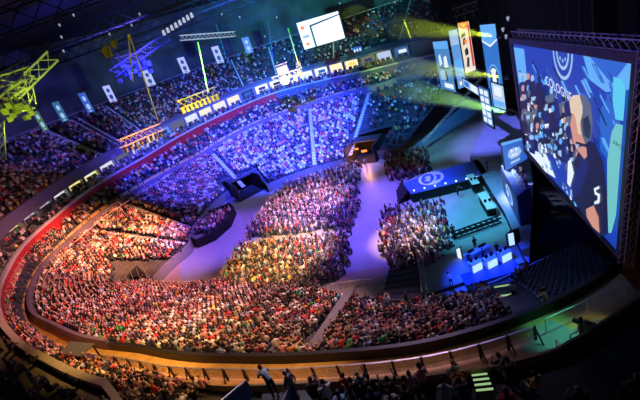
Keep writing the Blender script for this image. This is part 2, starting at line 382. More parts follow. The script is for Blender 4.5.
# --- every seat taken in the bowl: (x, y, z, rz)
lowA = [img_theta(*q) for q in ((432,142,2), (415,100,6), (368,115,5), (313,140,4), (221,172,4), (165,216,4), (120,240,6))]
lowA = [img_theta(428,132,3), img_theta(367,112,5), img_theta(313,140,4), img_theta(219,170,4), img_theta(158,216,5), img_theta(112,238,6)]
near_stair = [at(352, 288, 2), at(312, 350, 8)]
right_stair = [at(500, 285, 2.5), at(535, 326, 8)]
def seg_dist(p, a, b):
    a = np.array(a[:2]); b = np.array(b[:2]); p = np.array(p[:2]); t = np.clip(np.dot(p-a, b-a)/np.dot(b-a, b-a), 0, 1)
    return np.linalg.norm(p-a-(b-a)*t)
upA = [img_theta(*q) for q in ((40,149,20), (80,141,20), (117,128,20), (150,121,20), (184,111,20), (236,72,20), (273,53,20), (330,45,20), (385,32,20))]
seats = []           # x,y,z,rz, tier, row
def fill(tier, name, a, b, aisles, occ, spacing=.6, aisle_w=.75):
    for i in range(tier.n):
        t = a
        while t < b:
            r = tier.r(t, i)+.42; t += math.degrees(spacing/r)
            if t >= b: break
            r = tier.r(t, i)+.42
            if any(abs(t-q)*pi/180*r < aisle_w for q in aisles): continue
            if rng.random() > (occ(t, i) if callable(occ) else occ): continue
            p = pt(t, float(r), float(tier.z(i, t))); q = proj(p)
            if not (-25 < q[0] < 665 and -25 < q[1] < 425): continue
            if name == 'mid' and q[1] > 368 and (222 < q[0] < 318 or 470 < q[0] < 500): continue
            seats.append((p[0], p[1], p[2]-.02, facing((CEN[0]-p[0], CEN[1]-p[1])), name, i))
th_R = img_theta(490, 300, 4)
def occ_low(t, i):
    p = pt(t, lower.r(t, i)+.4, lower.z(i))
    if seg_dist(p, *near_stair) < .72 or seg_dist(p, *right_stair) < 1.1: return 0
    for c, w in tunnels:
        if abs(t-theta(c))*pi/180*float(rF(theta(c))) < w+.4 and i < 9: return 0
    x, y = proj(p)
    if 112 < x < 178 and 262 < y < 287 and x+2.0*y < 712: return 0        # the open stair void by the left end of the floor
    if x > 528: return .0
    if x > 440: return .16 if y < 318 else .55
    if x > 425 and y < 318: return .45
    if x > 360 and y < 312: return .25
    if t < img_theta(412, 110, 5): return .35
    return .93
fill(lower, 'low', T0, T1, lowA, occ_low, .63)
fill(mid, 'mid', 50, img_theta(536, 352, 13), [img_theta(q, 390, 9.5) for q in (262, 500)]+[img_theta(240, 385, 9.5)], lambda t, i: .6 if t < 300 else .3, .6)
fill(upper, 'up', U0+2, U1, upA, lambda t, i: (.72 if i < 12 else .5) if t > 92 else .22, .62)
fill(balc, 'balc', 60, 262, [], .3, .62)
# floor blocks
def inside(x, y, poly):
    c = False; n = len(poly)
    for i in range(n):
        x1, y1 = poly[i]; x2, y2 = poly[(i+1) % n]
        if (y1 > y) != (y2 > y) and x < (x2-x1)*(y-y1)/(y2-y1)+x1: c = not c
    return c
floor_blocks = [[(243,236),(262,206),(270,199),(357,184),(356,205),(350,226),(300,231)], [(272,196),(285,182),(358,161),(358,181)],
          [(214,286),(238,244),(300,237),(348,231),(346,262),(338,276),(310,284),(300,292)],
          [(380,210),(402,206),(440,201),(453,245),(430,264),(384,268),(378,240)], [(383,153),(424,149),(430,170),(386,180)],
          [(196,236),(198,226),(228,212),(232,213),(226,224),(210,236)]]
for bi, bl in enumerate(floor_blocks):
    wp = [tuple(at(x, y, .7)[:2]) for x, y in bl]
    xs = [p[0] for p in wp]; ys = [p[1] for p in wp]
    x = min(xs)
    while x < max(xs):
        y = min(ys)
        while y < max(ys):
            if inside(x, y, wp) and rng.random() < .93:
                seats.append((x+rng.normal(0, .12), y+rng.normal(0, .13), .95 if bi == 5 else 0.0, facing((1, -.15)), 'floor%d' % bi, 0))
            y += .56
        x += .80
# ranking by distance to the camera: the nearest 300 in view are individuals
def vis(s):
    q = proj((s[0], s[1], s[2]+.9)); return 1 < q[0] < 639 and 1 < q[1] < 399
cand = sorted([i for i, s in enumerate(seats) if vis(s) and s[4] in ('low', 'mid')], key=lambda i: (seats[i][0])**2+(seats[i][1])**2+(seats[i][2]-H)**2)
chosen = set(cand[:292])

ORD = 'zeroth first second third fourth fifth sixth seventh eighth ninth tenth eleventh twelfth thirteenth fourteenth fifteenth sixteenth seventeenth eighteenth nineteenth twentieth'.split()
def ordn(n):
    if n <= 20: return ORD[n]
    tens = {2: 'twenty', 3: 'thirty', 4: 'forty', 5: 'fifty', 6: 'sixty', 7: 'seventy'}[n//10]
    return {2: 'twentieth', 3: 'thirtieth', 4: 'fortieth', 5: 'fiftieth', 6: 'sixtieth', 7: 'seventieth'}[n//10] if n % 10 == 0 else tens+'-'+ORD[n % 10]
stair_t = theta(near_stair[1]); used = set()
OVER = [(384,327,'red|1'),(382,337,'red|2'),(384,346,'green|1'),(348,349,'green|2'),(405,325,'cream|1'),(358,357,'cream|2'),(252,341,'yellow|1'),(243,345,'green|3'),(173,337,'green|4'),(273,351,'red|3'),(213,344,'red|4'),(181,332,'red|5')]
rows = {}
for i in chosen: rows.setdefault((seats[i][4], seats[i][5], theta(seats[i]) < stair_t), []).append(i)
for (tier, row, left), ids in rows.items():
    ids.sort(key=lambda i: abs(theta(seats[i])-stair_t))
    for n, i in enumerate(ids):
        x, y, z, rz, _, _ = seats[i]
        si = rng.choice(len(SHIRTS), p=SW); hi = rng.choice(3, p=HW)
        qx_, qy_ = proj((x, y, z+.9))
        for (ox_, oy_, k_) in OVER:
            if k_ not in used and math.hypot(qx_-ox_, qy_-oy_) < 5: si = [q[0] for q in SHIRTS].index(OVER[k_ if False else [v[2] for v in OVER].index(k_)][2].split('|')[0]); used.add(k_)
        sn, sc = SHIRTS[si]; hn, hc = HAIRS[hi]
        if tier == 'low': where = '%s seat row below the walkway wall' % ordn(lower.n-row)
        else: where = '%s seat row behind the glass balustrade' % ordn(row+1)
        lab = '%s shirt, %s hair, %s, %s %s of pale stairs' % (sn, hn, where, ordn(n+1), 'left' if left else 'right')
        for a_, b_ in (('pale blue', 'blue'), ('seat row', 'row')):
            if len(lab.split()) > 16: lab = lab.replace(a_, b_)
        person(POSES[rng.choice(len(POSES), p=POSE_W)], (x, y, z), rz+rng.normal(0, .22), sc, hc, lab, 'spectators in the near seats', rng.uniform(1.0, 1.13))

# the rest of the audience: one mass
def crowd_templates():
    out = []
    for arm in range(4):
        m = MB()
        def tb(c0, s0, c1, s1, k):     # tapered box
            n = len(m.v)
            for c, s in ((c0, s0), (c1, s1)):
                for dx, dy in ((-1, -1), (1, -1), (1, 1), (-1, 1)): m.v.append((c[0]+dx*s[0], c[1]+dy*s[1], c[2]))
            for f in ((0, 1, 5, 4), (1, 2, 6, 5), (2, 3, 7, 6), (3, 0, 4, 7), (4, 5, 6, 7)): m.f.append(tuple(n+i for i in f)); m.m.append(k)
        tb((0, 0, .5), (.17, .11), (0, .04, 1.02), (.21, .10), 1)
        tb((0, .04, 1.02), (.2, .09), (0, .05, 1.1), (.06, .06), 1)
        m.box((0, .27, .52), (.36, .48, .15), m=2); m.box((0, .46, .25), (.32, .12, .45), m=2)
        m.sphere((0, .07, 1.22), .115, 6, 0, (.85, 1, 1.15)); m.sphere((0, .035, 1.26), .12, 6, 3, (.88, .95, 1.0))
        if arm == 0: m.bar((.22, .04, .98), (.26, .1, .7), .055, 4, 1); m.bar((-.22, .04, .98), (-.26, .1, .7), .055, 4, 1); m.bar((.26, .1, .7), (.1, .36, .63), .04, 4, 0); m.bar((-.26, .1, .7), (-.1, .36, .63), .04, 4, 0)
        if arm == 1: m.bar((.22, .04, .98), (.28, .22, .86), .055, 4, 1); m.bar((-.22, .04, .98), (-.28, .22, .86), .055, 4, 1); m.bar((.28, .22, .86), (.07, .34, 1.03), .04, 4, 0); m.bar((-.28, .22, .86), (-.07, .34, 1.03), .04, 4, 0)
        if arm == 2: m.bar((.22, .04, .98), (.3, .1, 1.2), .055, 4, 1); m.bar((.3, .1, 1.2), (.26, .12, 1.5), .04, 4, 0); m.bar((-.22, .04, .98), (-.26, .1, .7), .055, 4, 1)
        if arm == 3: m.bar((.22, .04, .98), (.26, .2, .75), .055, 4, 1); m.bar((-.22, .04, .98), (-.26, .2, .75), .055, 4, 1)
        tris = []; tm = []
        for f, k in zip(m.f, m.m):
            for j in range(1, len(f)-1): tris.append((f[0], f[j], f[j+1])); tm.append(k)
        vk = np.zeros(len(m.v), int)
        for f, k in zip(tris, tm):
            for q in f: vk[q] = k
        out.append((np.array(m.v), np.array(tris), vk))
    return out
TPL = crowd_templates()
rest = [s for i, s in enumerate(seats) if i not in chosen]
V, Fc, C = [], [], []; off = 0
shc = np.array([s[1] for s in SHIRTS]); hc_ = np.array([h[1] for h in HAIRS])
for ti, (tv, tf, tk) in enumerate(TPL):
    grp = rest[ti::4]
    if not grp: continue
    A = np.array([(s[0], s[1], s[2], s[3]) for s in grp]); n = len(A)
    A[:, 3] += rng.normal(0, .25, n); scs = rng.uniform(.97, 1.12, n)
    c, s = np.cos(A[:, 3]), np.sin(A[:, 3])
    X = tv[None, :, 0]*scs[:, None]; Y = tv[None, :, 1]*scs[:, None]; Z = tv[None, :, 2]*scs[:, None]
    W = np.stack([A[:, 0, None]+X*c[:, None]-Y*s[:, None], A[:, 1, None]+X*s[:, None]+Y*c[:, None], A[:, 2, None]+Z], -1)
    V.append(W.reshape(-1, 3))
    Fc.append((tf[None]+(np.arange(n)*len(tv))[:, None, None]+off).reshape(-1, 3)); off += n*len(tv)
    sh = shc[rng.choice(len(SHIRTS), n, p=SW)]; ha = hc_[rng.choice(3, n, p=HW)]
    pal = np.stack([np.tile([.6, .36, .27], (n, 1)), sh, np.tile([.03, .035, .06], (n, 1)), ha], 1)
    C.append(pal[:, tk].reshape(-1, 3))
V = np.concatenate(V); Fc = np.concatenate(Fc); C = np.concatenate(C)
print('PEOPLE', len(seats), 'verts', len(V))
me = bpy.data.meshes.new('crowd'); me.vertices.add(len(V)); me.vertices.foreach_set('co', V.astype(np.float32).ravel())
me.loops.add(Fc.size); me.loops.foreach_set('vertex_index', Fc.astype(np.int32).ravel())
me.polygons.add(len(Fc)); me.polygons.foreach_set('loop_start', np.arange(0, Fc.size, 3, dtype=np.int32))
try: me.polygons.foreach_set('loop_total', np.full(len(Fc), 3, dtype=np.int32))
except Exception: pass
ca = me.color_attributes.new('Col', 'FLOAT_COLOR', 'POINT'); ca.data.foreach_set('color', np.concatenate([C, np.ones((len(C), 1))], 1).astype(np.float32).ravel())
me.update(calc_edges=True); me.materials.append(attr_mat('crowd_clothes'))
o = bpy.data.objects.new('crowd', me); col.objects.link(o)
tag(o, 'packed seated audience filling the tiers and floor blocks beyond the nearest rows', 'crowd', None, 'stuff')
#@@REST
# ------------------------------------------------------------------ panels standing or hanging in the hall
def vq(tl, tr, br, bl, dl, dr):
    """corners BL, BR, TR, TL of an upright panel whose left edge stands dl and right edge dr metres away"""
    def edge(t, b, d):
        a = ray(*t); c = ray(*b); az = (math.atan2(a[0], a[1])+math.atan2(c[0], c[1]))/2
        P0 = np.array([math.sin(az)*d, math.cos(az)*d])
        z = lambda q: H+d*q[2]/math.hypot(q[0], q[1])
        return P0, z(c), z(a)
    L, lz0, lz1 = edge(tl, bl, dl); R, rz0, rz1 = edge(tr, br, dr)
    return [np.array([*L, lz0]), np.array([*R, rz0]), np.array([*R, rz1]), np.array([*L, lz1])]
def uvp(q, u, v, off=0.0):
    p = (q[0]*(1-u)+q[1]*u)*(1-v)+(q[3]*(1-u)+q[2]*u)*v
    n = np.cross(q[1]-q[0], q[3]-q[0]); n /= np.linalg.norm(n)
    return p+n*off                                   # positive: towards the front
def slab(mb, q, th, m=0, u0=0, u1=1, v0=0, v1=1, off=0):
    f = [uvp(q, u, v, off) for u, v in ((u0, v0), (u1, v0), (u1, v1), (u0, v1))]; b = [uvp(q, u, v, off-th) for u, v in ((u0, v0), (u1, v0), (u1, v1), (u0, v1))]
    n = len(mb.v); mb.v += [tuple(p) for p in f+b]
    for t in ((0, 1, 2, 3), (7, 6, 5, 4), (1, 0, 4, 5), (2, 1, 5, 6), (3, 2, 6, 7), (0, 3, 7, 4)): mb.f.append(tuple(n+i for i in t)); mb.m.append(m)
def shape(mb, q, pts, m=0, off=.03):
    mb.poly([uvp(q, u, v, off) for u, v in pts], m)
def ell(cx, cy, rx, ry, k=20, a0=0, a1=2*pi): return [(cx+rx*math.cos(a0+(a1-a0)*i/k), cy+ry*math.sin(a0+(a1-a0)*i/k)) for i in range(k+(0 if a1-a0 > 6.2 else 1))]
def ring(mb, q, cx, cy, rx, ry, w, m, off, a0=0, a1=2*pi, k=24):
    o_ = [(cx+rx*math.cos(a0+(a1-a0)*i/k), cy+ry*math.sin(a0+(a1-a0)*i/k)) for i in range(k+1)]
    i_ = [(cx+rx*(1-w)*math.cos(a0+(a1-a0)*i/k), cy+ry*(1-w)*math.sin(a0+(a1-a0)*i/k)) for i in range(k+1)]
    for j in range(k): shape(mb, q, [o_[j], o_[j+1], i_[j+1], i_[j]], m, off)
def text_on(q, s, u, v, h, m, parent, name='lettering', off=.06, wfac=1.0):
    """lettering laid on a panel; h is its height in metres"""
    cu = bpy.data.curves.new('t', 'FONT'); cu.body = s; cu.size = 1; ob = bpy.data.objects.new('t', cu); col.objects.link(ob)
    dg = bpy.context.evaluated_depsgraph_get(); dg.update(); me = bpy.data.meshes.new_from_object(ob.evaluated_get(dg)); bpy.data.objects.remove(ob)
    ux = (q[1]-q[0]); ux /= np.linalg.norm(ux); vx = (q[3]-q[0]); vx /= np.linalg.norm(vx); o0 = uvp(q, u, v, off)
    k = h/.7
    for w_ in me.vertices: w_.co = Vector(o0+ux*w_.co.x*k*wfac+vx*w_.co.y*k)
    me.materials.clear(); me.materials.append(m)
    o = bpy.data.objects.new(name, me); col.objects.link(o); o.parent = parent; return o

# ---- the big screen beside the stage
Q = vq((512, 42), (637, 62), (620, 255), (527, 150), 36, 23.5)
_n = np.cross(Q[1]-Q[0], Q[3]-Q[0]); _n /= np.linalg.norm(_n)
Q = [on_plane(527, 151, Q[0], _n), on_plane(618, 252, Q[0], _n), on_plane(634, 63, Q[0], _n), on_plane(513, 43, Q[0], _n)]
S = empty('video_screen', (0, 0, 0), 'huge landscape video screen beside the stage showing a blond player with headset', 'screen')
m = MB(); slab(m, Q, .12); m.build('screen_face', emis('scr_blue', (.008, .05, .42), 1.0), S)
m = MB()
for (u0, u1, v0, v1) in ((-.035, 0, -.03, 1.045), (1, 1.04, -.03, 1.045), (0, 1, -.03, 0), (0, 1, 1, 1.045)): slab(m, Q, .5, 0, u0, u1, v0, v1, .12)
m.build('frame', mat('screen_frame', (.03, .03, .04), .5), S)
m = MB(); a, b = uvp(Q, 0, 1.07, -.2), uvp(Q, 1.03, 1.07, -.2); m.truss(a, b, .5, .6, .04)
a, b = uvp(Q, 1.06, -.03, 0), uvp(Q, 1.06, 1.07, 0); m.truss(a, b, .5, .6, .04); m.build('truss', steel, S)
m = MB(); slab(m, Q, .6, 0, 0, 1, 0, 1, -.15); m.build('back_housing', black, S)
qn = np.cross(Q[1]-Q[0], Q[3]-Q[0]); qn /= np.linalg.norm(qn)
def puv(x, y):                                        # where on the screen face a sight line lands, as u, v
    p = on_plane(x, y, Q[0], qn); g = np.array([.5, .5])
    for _ in range(8):
        e = uvp(Q, *g)-p; du = (uvp(Q, g[0]+1e-4, g[1])-uvp(Q, *g))/1e-4; dv = (uvp(Q, g[0], g[1]+1e-4)-uvp(Q, *g))/1e-4
        A = np.array([[du@du, du@dv], [du@dv, dv@dv]]); g = g-np.linalg.solve(A, np.array([e@du, e@dv]))
    return tuple(np.clip(g, .002, .998))
def pic(mb, pts, m=0, off=.02): shape(mb, Q, [puv(*p) for p in pts], m, off)
EM = {'lightblue': emis('e_lightblue', (.12, .42, .9), 1), 'white': emis('e_white', (.8, .9, 1), 1), 'dark': emis('e_dark', (.004, .012, .05), 1), 'skin': emis('e_skin', (.70, .33, .24), .9),
      'blond': emis('e_blond', (.75, .6, .42), 1), 'teal': emis('e_teal', (.16, .55, .58), 1), 'midblue': emis('e_midblue', (.02, .13, .6), 1), 'navy': emis('e_navy', (.004, .02, .14), 1), 'cyan': emis('e_cyan', (.1, .6, .85), 1),
      'pale': emis('e_pale', (.35, .55, .8), 1), 'grey': emis('e_grey', (.1, .14, .2), 1), 'yellow': emis('e_yellow', (1, .75, .12), 1), 'orange': emis('e_orange', (1, .3, .05), 1), 'red': emis('e_red', (.6, .02, .03), 1)}
m = MB(); k = ['lightblue', 'midblue', 'pale', 'navy']
pic(m, [(513, 47), (524, 49), (536, 160), (528, 150)], 0, .005)
pic(m, [(583, 54), (634, 64), (634, 90), (606, 92), (590, 80)], 0, .006); pic(m, [(590, 57), (628, 62), (612, 84)], 1, .008)
pic(m, [(600, 110), (612, 90), (622, 130), (612, 165), (600, 150)], 1, .008)
rr = random.Random(3)
for i in range(90):                                   # streaks of light and folds behind the players
    x = rr.uniform(516, 612); y = rr.uniform(60, 150); L = rr.uniform(6, 20); wd = rr.uniform(.6, 2)
    if y > 70+ (x-516)*1.3+80: continue
    pic(m, [(x, y), (x+L*.5, y+L), (x+L*.5+wd, y+L), (x+wd*1.5, y)], rr.choice([0, 1, 1, 3]), .009+.0001*i)
m.build('picture_background', [EM[q] for q in k], S)
m = MB(); ring(m, Q, puv(563, 52)[0], 1.0, .085, .17, .13, 0, .04, pi, 2*pi); ring(m, Q, puv(563, 52)[0], 1.0, .055, .11, .2, 0, .04, pi, 2*pi)
for du in (-.022, 0, .022): shape(m, Q, ell(puv(563, 52)[0]+du, .945-abs(du)*-.6, .006, .012, 8), 0, .04)
m.build('picture_emblem', EM['pale'], S)
text_on(Q, 'COLOGNE', puv(549, 83)[0], puv(549, 83)[1], .6, EM['white'], S, wfac=.82, off=.2)
text_on(Q, '2', puv(558, 96)[0], puv(558, 96)[1], .55, EM['pale'], S, off=.2)
m = MB(); keys = ['dark', 'pale', 'grey', 'navy', 'white', 'skin', 'lightblue']
for i in range(60):                                   # row of people in the picture, dark clothes, pale faces and lit kit
    x = 523+(i*37 % 60)*.98+rr.uniform(-1, 1); y = (78 if x < 547 else 88+(x-547)*.55)+(i % 6)*9+rr.uniform(-3, 3); hh = rr.uniform(16, 34)
    pic(m, [(x-2.5, y+4), (x+2, y+3), (x+4, y+hh*.6), (x+3, y+hh), (x-3, y+hh*.9), (x-4, y+hh*.4)], rr.choice([0, 0, 3, 2, 0]), .05+.002*i)
    cx, cy = x, y
    pic(m, [(cx-1.7, cy), (cx-.6, cy-3), (cx+1.2, cy-2.6), (cx+1.8, cy+.8), (cx+.6, cy+3.6), (cx-1.2, cy+3)], rr.choice([5, 2, 1, 0, 0, 6]), .052+.002*i)
    if i % 2: pic(m, [(x-3, y+10), (x+rr.uniform(0, 3), y+9), (x+1, y+rr.uniform(12, 17)), (x-2, y+14)], rr.choice([1, 4, 6, 1]), .054+.002*i)
pts = [(524, 118), (533, 120), (556, 178), (546, 172), (528, 150)]
pic(m, pts, 4, .03); pic(m, [(519, 72), (527, 74), (534, 100), (524, 112)], 1, .03)
for i in range(90):
    x = rr.uniform(526, 578); y = 124+(x-526)*1.1+rr.uniform(-34, 22); s_ = rr.uniform(.7, 2.2)
    pic(m, [(x, y), (x+s_, y+s_*.5), (x+s_*1.4, y+s_*2.8), (x+s_*.3, y+s_*2.2)], rr.choice([1, 4, 6, 0, 2, 1]), .18+.0005*i)
m.build('picture_people', [EM[q] for q in keys], S)
m = MB(); keys = ['dark', 'blond', 'skin', 'white', 'navy', 'grey']
pic(m, [(583, 150), (590, 138), (600, 142), (608, 160), (612, 190), (613, 232), (604, 236), (590, 218), (577, 198), (574, 172)], 0, .26)    # dark jersey
pic(m, [(575, 176), (583, 166), (590, 150), (594, 165), (584, 192), (577, 196)], 4, .265)
pic(m, [(580, 147), (591, 144), (592, 155), (589, 158), (583, 150)], 2, .27)        # neck
pic(m, [(577, 112), (579, 104), (586, 100), (588, 112), (590, 128), (592, 142), (584, 144), (579, 143), (577, 134), (575, 124)], 2, .28)   # face in profile
pic(m, [(576, 112), (574.5, 100), (578, 94), (585, 93), (588, 98), (588, 112), (585, 124), (587, 134), (583, 132), (581, 118), (579, 112)], 1, .29)   # blond hair
pic(m, [(585, 93), (592, 95), (597, 104), (598.5, 122), (596, 138), (591, 143), (587, 132), (586, 120), (589, 108)], 5, .30); pic(m, [(587, 118), (594, 114), (597, 126), (595, 138), (589, 134)], 0, .30)     # headset
pic(m, [(581, 140), (592, 143), (592, 146), (581, 142)], 0, .305)
pic(m, [(573, 160), (576, 158), (579, 172), (575, 186), (572, 182)], 3, .31)
pic(m, [(591, 208), (599, 204), (604, 216), (605, 232), (598, 226), (592, 216)], 2, .31)
m.build('picture_player', [EM[q] for q in keys], S)
m = MB()
for pts in ([(599.5, 187), (605, 184.5), (605.5, 187), (601.5, 189)], [(599.5, 187), (601.5, 189), (602.5, 193), (600.5, 193)], [(600.5, 193), (602.5, 191), (606, 193), (605, 195)], [(603.5, 192), (606, 193), (605.6, 200), (603.2, 200)], [(600, 200), (605.6, 198), (605, 202), (600, 203)]): pic(m, pts, 0, .32)
m.build('jersey_mark', EM['white'], S)
m = MB(); pic(m, [(612, 200), (612, 160), (617, 130), (622, 122), (629, 124), (632, 135), (631, 200), (622, 215), (616, 232), (611, 232)], 0, .25)
pic(m, [(619, 75), (628, 78), (634, 90), (630, 120), (621, 118), (618, 100)], 1, .25)
m.build('picture_chair', [EM['teal'], EM['cyan']], S)
text_on(Q, 'AROZZI', puv(618.5, 142)[0], puv(618.5, 142)[1], .26, EM['dark'], S, 'chair_lettering', off=.27)
for f in (.1, .5, .9):
    a = uvp(Q, f, 1.09, -.2); m = MB(); m.bar(a, (a[0], a[1], 42.5), .03); tag(m.build('rigging_cable', darkmetal), 'dark rigging cable holding the huge screen at its %s' % {.1: 'far end', .5: 'middle', .9: 'near end'}[f], 'cable')

# ---- screens and banners further off
def banner(name, lab, cat, tl, tr, br, bl, dl, dr, body, marks=(), frame=None, th=.06, letter=None, cables=True, s=1.0, group=None):
    q = vq(tl, tr, br, bl, dl, dr); t = empty(name, (0, 0, 0), lab, cat, group)
    m = MB(); slab(m, q, th); m.build('panel' if cat != 'banner' else 'cloth', body, t)  # banner cloth emits too, in place of lamp light falling on it
    m = MB()
    if frame: 
        for (u0, u1, v0, v1) in ((-.03, 0, -.03, 1.03), (1, 1.03, -.03, 1.03), (0, 1, -.03, 0), (0, 1, 1, 1.03)): slab(m, q, th*3, 0, u0, u1, v0, v1, th)
        m.build('frame', frame, t)
    else:
        m.bar(uvp(q, -.05, 1.0), uvp(q, 1.05, 1.0), .05); m.build('top_bar', darkmetal, t)
    byk = {}
    for i, (mk, pts) in enumerate(marks): byk.setdefault(mk, []).append((i, pts))
    for mk, L in byk.items():
        m = MB()
        for i, pts in L: shape(m, q, pts, 0, .03+.004*i)
        m.build('printed_mark', EM[mk] if isinstance(mk, str) else mk, t)
    if letter:
        for (s_, u, v, h, mk) in letter: text_on(q, s_, u, v, h, EM[mk], t, off=.12)
    return t, q
rect = lambda u0, v0, u1, v1: [(u0, v0), (u1, v0), (u1, v1), (u0, v1)]
banner('hanging_screen', 'bright white rectangular screen hanging over the far stand', 'screen', (297, 23), (338, 11), (345, 38), (304, 50), 118, 118, emis('hang_white', (.8, .93, 1), 1.3),
       [('navy', [(.27, .0), (.31, .0), (.31, .74), (1, .86), (1, .9), (.27, .8)]), ('orange', ell(.1, .78, .05, .07, 10)), ('orange', ell(.12, .17, .045, .06, 10)), ('pale', rect(.05, .4, .2, .5))], frame=darkmetal, th=.2)
banner('stage_banner', 'tall blue banner with chevron top and oval emblem nearest the big screen', 'banner', (479, 25), (493, 24), (508, 111), (493, 113), 62, 61, emis('ban_glow_blue', (.03, .18, .62), 1.0),
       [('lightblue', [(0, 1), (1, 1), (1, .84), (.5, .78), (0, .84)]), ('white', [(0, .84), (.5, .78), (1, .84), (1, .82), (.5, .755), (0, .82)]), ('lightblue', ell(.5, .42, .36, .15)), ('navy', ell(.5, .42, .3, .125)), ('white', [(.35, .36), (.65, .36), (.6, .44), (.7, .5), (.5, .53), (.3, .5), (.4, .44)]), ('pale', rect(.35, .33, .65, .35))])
banner('stage_banner', 'tall white and orange banner with dark lettering shapes, left of the emblem banner', 'banner', (457, 23), (468, 21), (476, 70), (466, 73), 70, 69, emis('ban_glow_cream', (.85, .75, .55), 1.0),
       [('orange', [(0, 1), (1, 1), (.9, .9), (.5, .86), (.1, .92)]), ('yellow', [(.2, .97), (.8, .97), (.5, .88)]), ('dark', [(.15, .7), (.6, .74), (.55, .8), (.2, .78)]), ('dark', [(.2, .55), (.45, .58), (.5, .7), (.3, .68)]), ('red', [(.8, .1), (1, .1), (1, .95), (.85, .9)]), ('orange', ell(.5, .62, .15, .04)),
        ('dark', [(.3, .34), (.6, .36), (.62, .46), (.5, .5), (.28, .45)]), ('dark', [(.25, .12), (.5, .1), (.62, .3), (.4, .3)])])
banner('stage_banner', 'narrow pale blue banner between the collage banner and the orange one', 'banner', (448, 31), (456, 29), (467, 86), (459, 89), 75, 74, emis('ban_glow_pale', (.12, .36, .8), .9),
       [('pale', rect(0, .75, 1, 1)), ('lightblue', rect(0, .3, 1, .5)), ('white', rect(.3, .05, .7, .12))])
banner('stage_banner', 'wide blue banner with a white collage, furthest left of the stage banners', 'banner', (432, 42), (446, 41), (457, 92), (442, 88), 80, 79, emis('ban_glow_col', (.08, .3, .7), .8),
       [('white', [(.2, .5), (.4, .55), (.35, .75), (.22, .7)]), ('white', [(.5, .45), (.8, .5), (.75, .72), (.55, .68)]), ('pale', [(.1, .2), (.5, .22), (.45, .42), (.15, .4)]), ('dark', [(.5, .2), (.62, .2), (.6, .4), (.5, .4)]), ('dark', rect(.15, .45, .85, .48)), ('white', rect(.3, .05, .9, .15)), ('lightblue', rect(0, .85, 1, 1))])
# side displays of the stage
banner('stage_display', 'upright display with a white grid of pictures left of the stage backdrop', 'display', (479, 86), (489, 90), (494, 128), (483, 122), 66, 60, emis('grid_blue', (.05, .2, .6), .8),
       [('white', rect(u, v, u+.34, v+.14)) for u in (.1, .55) for v in (.05, .24, .43, .62, .81)], frame=black)
banner('stage_display', 'blue display with white trophy emblem standing on the main stage', 'display', (501, 143), (523, 137), (531, 158), (506, 171), 49, 45, emis('disp_blue', (.02, .14, .6), .9),
       [('pale', [(.2, .45), (.3, .7), (.4, .55), (.5, .75), (.6, .55), (.7, .7), (.8, .45), (.65, .3), (.35, .3)]), ('white', ell(.4, .62, .05, .07, 10)), ('white', ell(.6, .62, .05, .07, 10)), ('white', [(.35, .4), (.65, .4), (.6, .46), (.4, .46)]), ('pale', rect(.3, .12, .7, .22)), ('lightblue', rect(0, .9, 1, 1))], frame=black, th=.1)
banner('stage_display', 'wide low white and blue display strip under the banners', 'display', (462, 78), (478, 88), (480, 96), (464, 86), 72, 66, EM['pale'], [('midblue', rect(.1, .2, .4, .8)), ('white', rect(.5, .1, .9, .9))], frame=black)
banner('stage_display', 'bright white side display leaning over the arena end of the stage', 'display', (491, 82), (504, 86), (506, 110), (494, 106), 58, 55, emis('side_white', (.5, .7, 1), .9), [('lightblue', rect(.05, .05, .95, .3)), ('white', rect(.2, .5, .8, .9))], frame=black)

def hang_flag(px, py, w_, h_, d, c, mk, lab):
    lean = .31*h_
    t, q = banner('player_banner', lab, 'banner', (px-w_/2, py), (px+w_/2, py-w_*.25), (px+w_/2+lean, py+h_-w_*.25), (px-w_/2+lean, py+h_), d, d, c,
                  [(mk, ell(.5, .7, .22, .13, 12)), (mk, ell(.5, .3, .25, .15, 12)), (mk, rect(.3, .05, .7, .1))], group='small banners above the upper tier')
cw = emis('flag_glow_white', (.45, .52, .95), .9); ct = emis('flag_glow_teal', (.03, .22, .42), .6); cb = emis('flag_glow_blue', (.03, .14, .65), .7)  # small banners glow by themselves, standing in for light on their cloth
for a in ((37, 111, 6, 21, 84, emis('flag_glow_green', (.10, .25, .18), .6), 'pale', 'dim green banner hanging beside the yellow lit rig, leftmost of the row'), (57, 102, 7, 21, 92, ct, 'pale', 'teal banner, second from left of the small hanging row'),
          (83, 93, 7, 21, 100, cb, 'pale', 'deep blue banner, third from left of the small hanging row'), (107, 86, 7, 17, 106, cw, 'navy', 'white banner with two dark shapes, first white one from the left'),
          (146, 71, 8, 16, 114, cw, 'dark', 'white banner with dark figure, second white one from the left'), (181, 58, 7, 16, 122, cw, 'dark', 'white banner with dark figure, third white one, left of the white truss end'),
          (215, 47, 7, 17, 128, cw, 'navy', 'white banner with dark shapes, under the right part of the white truss'), (245, 38, 7, 16, 134, emis('flag_glow_mid', (.1, .22, .7), .8), 'pale', 'blue grey banner, rightmost of the small hanging row')): hang_flag(*a)
banner('score_display', 'small blue and white display strip over the far boxes beneath the white screen', 'display', (352, 48), (361, 46), (364, 54), (355, 57), 118, 118, EM['midblue'], [('white', rect(.1, .2, .25, .8)), ('white', rect(.4, .2, .55, .8)), ('white', rect(.7, .2, .85, .8))], frame=darkmetal, th=.2)
banner('score_display', 'white lettered display at the far end of the boxes', 'display', (402, 48), (412, 45), (414, 52), (404, 55), 112, 112, EM['navy'], [('white', rect(.1, .15, .3, .85)), ('white', rect(.4, .15, .6, .85)), ('white', rect(.7, .15, .9, .85))], frame=darkmetal, th=.2)

